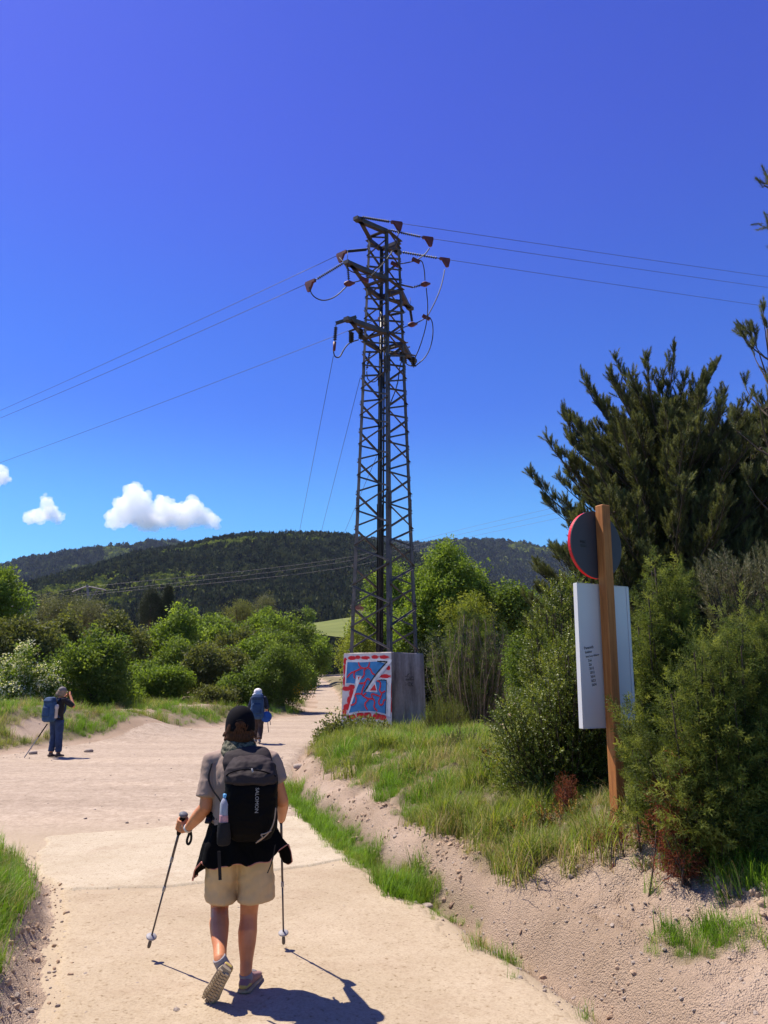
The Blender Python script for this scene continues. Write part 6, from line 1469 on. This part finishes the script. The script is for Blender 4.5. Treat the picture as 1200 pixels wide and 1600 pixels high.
def walker(name, label, loc, yaw, pal, pose, voxel=.012):
    "standing or walking figure in local coordinates (x right, y ahead, z up)"
    A = np.array; c, s = math.cos(yaw), math.sin(yaw); loc = A(loc, float)
    def T(p): p = A(p, float); return loc + [p[0] * c - p[1] * s, p[0] * s + p[1] * c, p[2]]
    root = empty('person', loc, label, 'person')
    j = dict(head=(0, .03, 1.55), shl=(-.18, 0, 1.38), shr=(.18, 0, 1.38), hipl=(-.09, 0, .88), hipr=(.09, 0, .88)); j.update(pose)
    J = {k: T(v) for k, v in j.items()}; side = T((0, 1, 0)) - loc
    m = MB(); ellipsoid(m, J['head'], (.082, .09, .115)); ellipsoid(m, J['head'] + (T((0, .085, -.02)) - loc), (.015, .015, .02), 8, 6)
    m.tube([J['head'] + [0, 0, -.06], T((0, 0, 1.38))], [.055, .06], 10)
    m.tube([T((0, 0, .86)), T((0, 0, 1.1)), T((0, 0, 1.36))], [.14, .13, .14], 14, ref=side, rb=[.10, .09, .08])
    for q in 'lr':
        m.tube([J['sh' + q], J['el' + q]], [.05, .042], 10, dome=True); m.tube([J['el' + q], J['ha' + q]], [.042, .028], 10, dome=True)
        h = J['ha' + q]; v = h - J['el' + q]; v /= np.linalg.norm(v)
        for k in range(4): o_ = np.cross(v, side) * (k - 1.5) * .02; m.tube([h + o_, h + v * .05 + o_, h + v * .085 + o_ + side * .01], [.011, .010, .008], 6, dome=True)
        m.tube([h, h + v * .03 + side * .035], [.012, .009], 6, dome=True)
        m.tube([J['hip' + q], J['kn' + q], J['an' + q]], [.075, .055, .04], 10)
    link_mesh('body', fuse(m, voxel * .75, 2), SKIN, root)
    m = MB(); m.tube([T((0, 0, z)) for z in (.88, 1.0, 1.2, 1.34, 1.41)], [.175, .17, .18, .17, .09], 16, ref=side, rb=[.13, .12, .125, .11, .07])
    for q in 'lr':
        e = J['sh' + q] + (J['el' + q] - J['sh' + q]) * pal.get('sleeve', .6); m.tube([J['sh' + q], e], [.075, .068], 10, ref=side, dome=True)
    me = fuse(m, voxel, 4); displace(me, fold_noise(.01, 8, 8, 3)); link_mesh('shirt', me, pal['shirt'], root)
    m = MB(); m.tube([T((0, 0, z)) for z in (.82, .9, 1.0)], [.17, .17, .155], 14, ref=side, rb=[.13, .125, .115])
    for q in 'lr':
        hp, kn, an = J['hip' + q], J['kn' + q], J['an' + q]; m.tube([hp, hp * .5 + kn * .5, kn, kn * .5 + an * .5, an + [0, 0, .03]], [.105, .095, .08, .075, .07], 12, ref=side, rb=[.115, .10, .085, .08, .075])
    me = fuse(m, voxel, 3); displace(me, fold_noise(.012, 9, 11, 8)); link_mesh('trousers', me, pal['trousers'], root)
    for q in 'lr':
        an = J['an' + q]; f = side; m = MB(); m.tube([an + [0, 0, .02], an + [0, 0, -.045]], [.05, .052], 10); m.tube([an - f * .05 + [0, 0, -.055], an + f * .05 + [0, 0, -.06], an + f * .15 + [0, 0, -.07]], [.045, .048, .038], 10, ref=(0, 0, 1), rb=[.04, .035, .025], dome=True)
        link_mesh('boot', fuse(m, voxel * .8, 2), pal['boot'], root)
    return root, T, J, side
def small_pack(label, T, side, mat, mat2, size=(.16, .11, .27), c=(0, -.2, 1.17)):
    A = np.array; o = T(c); rt = T((1, 0, 0)) - T((0, 0, 0)); root = empty('backpack', o - A([0, 0, size[2]]), label, 'backpack')
    def ring(z, w, d, off=0): return [o + rt * math.copysign(abs(math.cos(a)) ** .6, math.cos(a)) * w + side * (math.copysign(abs(math.sin(a)) ** .6, math.sin(a)) * d + off) + A([0, 0, z]) for a in np.arange(20) * 2 * PI / 20]
    x, y, z = size
    m = MB(); m.rings([ring(-z, x * .7, y * .7), ring(-z * .85, x, y), ring(0, x, y), ring(z * .6, x * .95, y * .85), ring(z * .9, x * .75, y * .6), ring(z, x * .45, y * .3)]); me = fuse(m, .012, 3); displace(me, fold_noise(.012, 8, 8, 5)); link_mesh('pack_body', me, mat, root)
    m = MB(); m.rings([ring(-z * .6, x * .7, y * .3, -y * .85), ring(-z * .5, x * .75, y * .4, -y * .85), ring(z * .2, x * .75, y * .35, -y * .8), ring(z * .3, x * .6, y * .2, -y * .75)]); link_mesh('front_pocket', fuse(m, .012, 2), mat2, root)
    m = MB(); m.rings([ring(z * .55, x * .9, y * .9, -.01), ring(z * .75, x * .95, y * .95, -.02), ring(z * 1.0, x * .7, y * .7, 0), ring(z * 1.06, x * .4, y * .4, 0)]); link_mesh('lid', fuse(m, .012, 2), mat2, root)
    for sg in (-1, 1):
        p = [o + rt * sg * x * .7 + side * (y * .9) + A([0, 0, z * .75]), o + rt * sg * x * .75 + side * (y + .12) + A([0, 0, z * .95]), o + rt * sg * x * .8 + side * (y + .24) + A([0, 0, z * .55]), o + rt * sg * x * .95 + side * (y + .2) + A([0, 0, -z * .3]), o + rt * sg * x + side * y * .8 + A([0, 0, -z * .6])]
        m = MB(); m.tube(smooth_line(p), .03, 6, ref=tuple(rt), rb=.01); m.build('shoulder_strap', mat2, root, True)
    return root
def build_walkers():
    A = np.array
    def cl(nm, c): return simple_mat(nm, c, .8, .25, 9, .3, 60)
    blue = cl('blue_nylon', (.028, .068, .15)); blue2 = cl('blue_nylon_dark', (.016, .045, .11)); navy = cl('navy_trousers', (.022, .04, .10)); black = cl('black_tee', (.014, .012, .015)); boot = cl('brown_boot', (.10, .065, .05)); grey = cl('grey_cap', (.17, .145, .14)); ghair = cl('tan_hair', (.28, .19, .13))
    # left walker, arms raised to the face
    f = P(84, 1182, 19.5); f[2] = float(H(f[0], f[1])); yaw = math.radians(-28)
    r, T, J, sd = walker('person', 'walker in navy trousers and blue backpack raising hands to the face', f, yaw, dict(shirt=black, trousers=navy, boot=boot, sleeve=.8),
        dict(head=(.03, .04, 1.56), elr=(.36, .16, 1.22), har=(.12, .22, 1.50), ell=(-.30, .2, 1.22), hal=(-.02, .24, 1.48), knl=(-.09, .02, .47), anl=(-.09, -.02, .10), knr=(.09, .03, .47), anr=(.08, .06, .10), shl=(-.17, 0, 1.38), shr=(.19, .0, 1.38)))
    m = MB(); ellipsoid(m, J['head'] + [0, 0, -.01], (.105, .11, .11)); ellipsoid(m, J['head'] + [-.06, -.03, -.05], (.07, .06, .05)); me = fuse(m, .012, 1); displace(me, fold_noise(.018, 25, 25, 4)); link_mesh('hair', me, ghair, r)
    m = MB(); ellipsoid(m, J['head'] + [.01, 0, .055], (.098, .11, .085)); ellipsoid(m, J['head'] + [.06, .12, .02], (.06, .07, .012), 10, 5); link_mesh('cap', fuse(m, .01, 2), grey, r)
    m = MB(); m.box(T((.05, .27, 1.53)), (.10, .05, .07)); tag(m.build('camera', cl('camera_black', (.02, .02, .02))), 'small dark camera held up to the blue walker\'s face', 'camera')
    small_pack('blue backpack with a grey side bottle on the left walker', T, sd, blue, blue2, (.17, .12, .29), (-.04, -.21, 1.14))
    q = T((.14, -.16, 1.08)); m = MB(); m.lathe([(.03, -.14), (.04, -.13), (.04, .08), (.055, .10), (.05, .17), (.02, .19)], q, (0, 0, 1), 10); tag(m.build('bottle', cl('pale_plastic', (.42, .38, .38)), None, True), 'pale bottle in the side pocket of the left walker\'s pack', 'bottle')
    a, b_ = P(74, 1131, 19.4), P(39, 1173, 19.2); b_[2] = float(H(b_[0], b_[1])) + .02; pr = empty('trekking_pole', b_, 'thin pole slanting left from the left walker to the road', 'trekking pole')
    m = MB(); m.tube([b_, b_ * .4 + a * .6], .014, 6); m.build('lower_shaft', M_GREYT, pr); m = MB(); m.tube([b_ * .4 + a * .6, a], .016, 6); m.build('upper_shaft', M_BLACK, pr)
    # far walker
    f = P(402, 1162, 23.6); f[2] = float(H(f[0], f[1])); yaw = math.radians(4)
    brown = cl('brown_trousers', (.055, .035, .032)); white = cl('white_hat', (.70, .66, .66)); dkb = cl('dark_blue_sleeve', (.018, .025, .05)); beige = cl('beige_boot', (.34, .28, .22))
    r, T, J, sd = walker('person', 'far walker in a white sun hat and brown trousers on the track', f, yaw, dict(shirt=dkb, trousers=brown, boot=beige, sleeve=.95),
        dict(head=(-.04, .06, 1.47), shl=(-.18, 0, 1.31), shr=(.18, 0, 1.31), elr=(.25, .08, 1.05), har=(.22, .3, .95), ell=(-.26, .1, 1.06), hal=(-.22, .32, .98), hipl=(-.08, 0, .84), hipr=(.08, 0, .84), knl=(-.08, .18, .46), anl=(-.07, .22, .11), knr=(.08, .0, .45), anr=(.07, -.16, .12)))
    m = MB(); ellipsoid(m, J['head'] + [0, 0, .03], (.125, .13, .11)); ellipsoid(m, J['head'] + [0, -.02, -.05], (.15, .14, .06)); me = fuse(m, .012, 2); displace(me, fold_noise(.015, 14, 14, 4)); link_mesh('sun_hat', me, white, r)
    small_pack('large blue backpack on the far white-hatted walker', T, sd, blue, blue2, (.19, .13, .36), (-.02, -.2, 1.08))
    q = T((.25, -.1, .78)); m = MB(); m.lathe([(.02, -.03), (.13, -.025), (.165, -.01), (.165, .01), (.12, .03), (.03, .035)], q, (-.2, 1, .15), 20); tag(m.build('round_bag', cl('bright_blue', (.012, .07, .33)), None, True), 'round bright blue bag hanging at the far walker\'s right hip', 'bag')
    for (x0, y0, z0), (x1, y1, z1), lab in (((.22, .3, .98), (.32, .05, .32), 'thin pole beside the blue bag of the far walker'), ((.27, .34, .98), (.36, .25, .52), 'second thin pole just right of the far walker\'s blue bag')):
        a, b_ = T((x0, y0, z0)), T((x1, y1, z1)); pr = empty('trekking_pole', b_, lab, 'trekking pole'); m = MB(); m.tube([b_, b_ * .2 + a * .8], .010, 6); m.build('shaft', M_METAL, pr); m = MB(); m.tube([b_ * .2 + a * .8, a], .016, 6); m.build('grip', M_BLACK, pr)

def build_clouds():
    t = NT('cloud_vapour'); v = t.a('ShaderNodeVolumePrincipled'); v.inputs['Color'].default_value = (1, 1, 1, 1); v.inputs['Anisotropy'].default_value = .35
    v.inputs['Density'].default_value = .012
    t.k(v.outputs[0], t.out.inputs['Volume'])
    D = 5200
    def cloud(label, lobes, seed):
        m = MB(); g = np.random.default_rng(seed); mp = mpp(250, 800, D)
        for px, py, r in lobes:
            c = P(px, py, D + g.uniform(-60, 60)); ellipsoid(m, c, (r * mp, r * mp * 1.2, r * mp * .9), 12, 8)
            for k in range(5):
                a = g.uniform(0, 2 * PI); rr = r * g.uniform(.35, .6); q = P(px + math.cos(a) * r * .85, min(py + math.sin(a) * r * .8, lobes[0][3] if len(lobes[0]) > 3 else 9999), D + g.uniform(-90, 90)); ellipsoid(m, q, (rr * mp, rr * mp, rr * mp * .85), 10, 7)
        me = fuse(m, 6.5, 2)
        def f(co, nr):
            n = fbm(co[:, 0] / 55, co[:, 1] / 55, co[:, 2] / 55, seed, 4); n2 = fbm(co[:, 0] / 18, co[:, 1] / 18, co[:, 2] / 18, seed + 3, 3); return co + nr * (n * 24 + n2 * 14)[:, None]
        displace(me, f); o = link_mesh('cloud', me, t.m); tag(o, label, 'cloud', 'small fair-weather clouds')
    cloud('largest white cloud above the hill, with two humps', [(p[0], p[1], p[2]) for p in ((178, 812, 13), (198, 800, 22), (212, 782, 22), (228, 805, 22), (252, 800, 20), (256, 785, 12), (280, 803, 20), (300, 797, 19), (318, 808, 16), (336, 815, 11), (240, 815, 14), (290, 816, 12))], 3)
    cloud('small white cloud left of the largest one', [(p[0], p[1], p[2]) for p in ((46, 811, 11), (62, 805, 13), (74, 788, 11), (70, 780, 7), (82, 803, 12), (94, 810, 8))], 5)
    cloud('white cloud scrap cut by the left edge of the picture', [(p[0], p[1], p[2]) for p in ((-10, 742, 16), (2, 735, 11), (8, 748, 8))], 8)

def build_haze():
    t = NT('thin_haze'); v = t.a('ShaderNodeVolumePrincipled'); v.inputs['Color'].default_value = (.55, .66, 1.0, 1); v.inputs['Density'].default_value = .000045; v.inputs['Anisotropy'].default_value = .1
    t.k(v.outputs[0], t.out.inputs['Volume'])
    m = MB(); m.box((0, 1650, 270), (7000, 3500, 580)); o = m.build('haze', t.m); o['kind'] = 'stuff'; o['label'] = 'thin blue haze between the track and the hills'

# ------------------------------------------------------------------ build
ground_materials()
road, ground = build_ground()
slab_patch([(-4.05, 9.75), (-2.6, 10.5), (-1.15, 11.2), (-.2, 8.6), (-.55, 8.35), (-1.9, 7.35), (-2.9, 7.3), (-3.5, 7.9)], 'concrete_slab', M_SLAB, road, .016)
slab_patch([(-3.2, 7.5), (-2.5, 7.25), (-1.9, 7.33), (-.55, 8.33), (.2, 8.3), (1.5, 4.4), (3.0, .5), (-1.5, .5), (-2.1, 4.6)], 'concrete_slab', M_SLAB2, road, .009)
build_hills()
build_field()
build_plinth()
build_pylon()
build_house()
build_signpost()
veg_materials()
make_protos()
build_plants()
build_grass()
build_stones()
build_clods()
people_materials()
build_hiker()
build_walkers()
build_clouds()
build_haze()
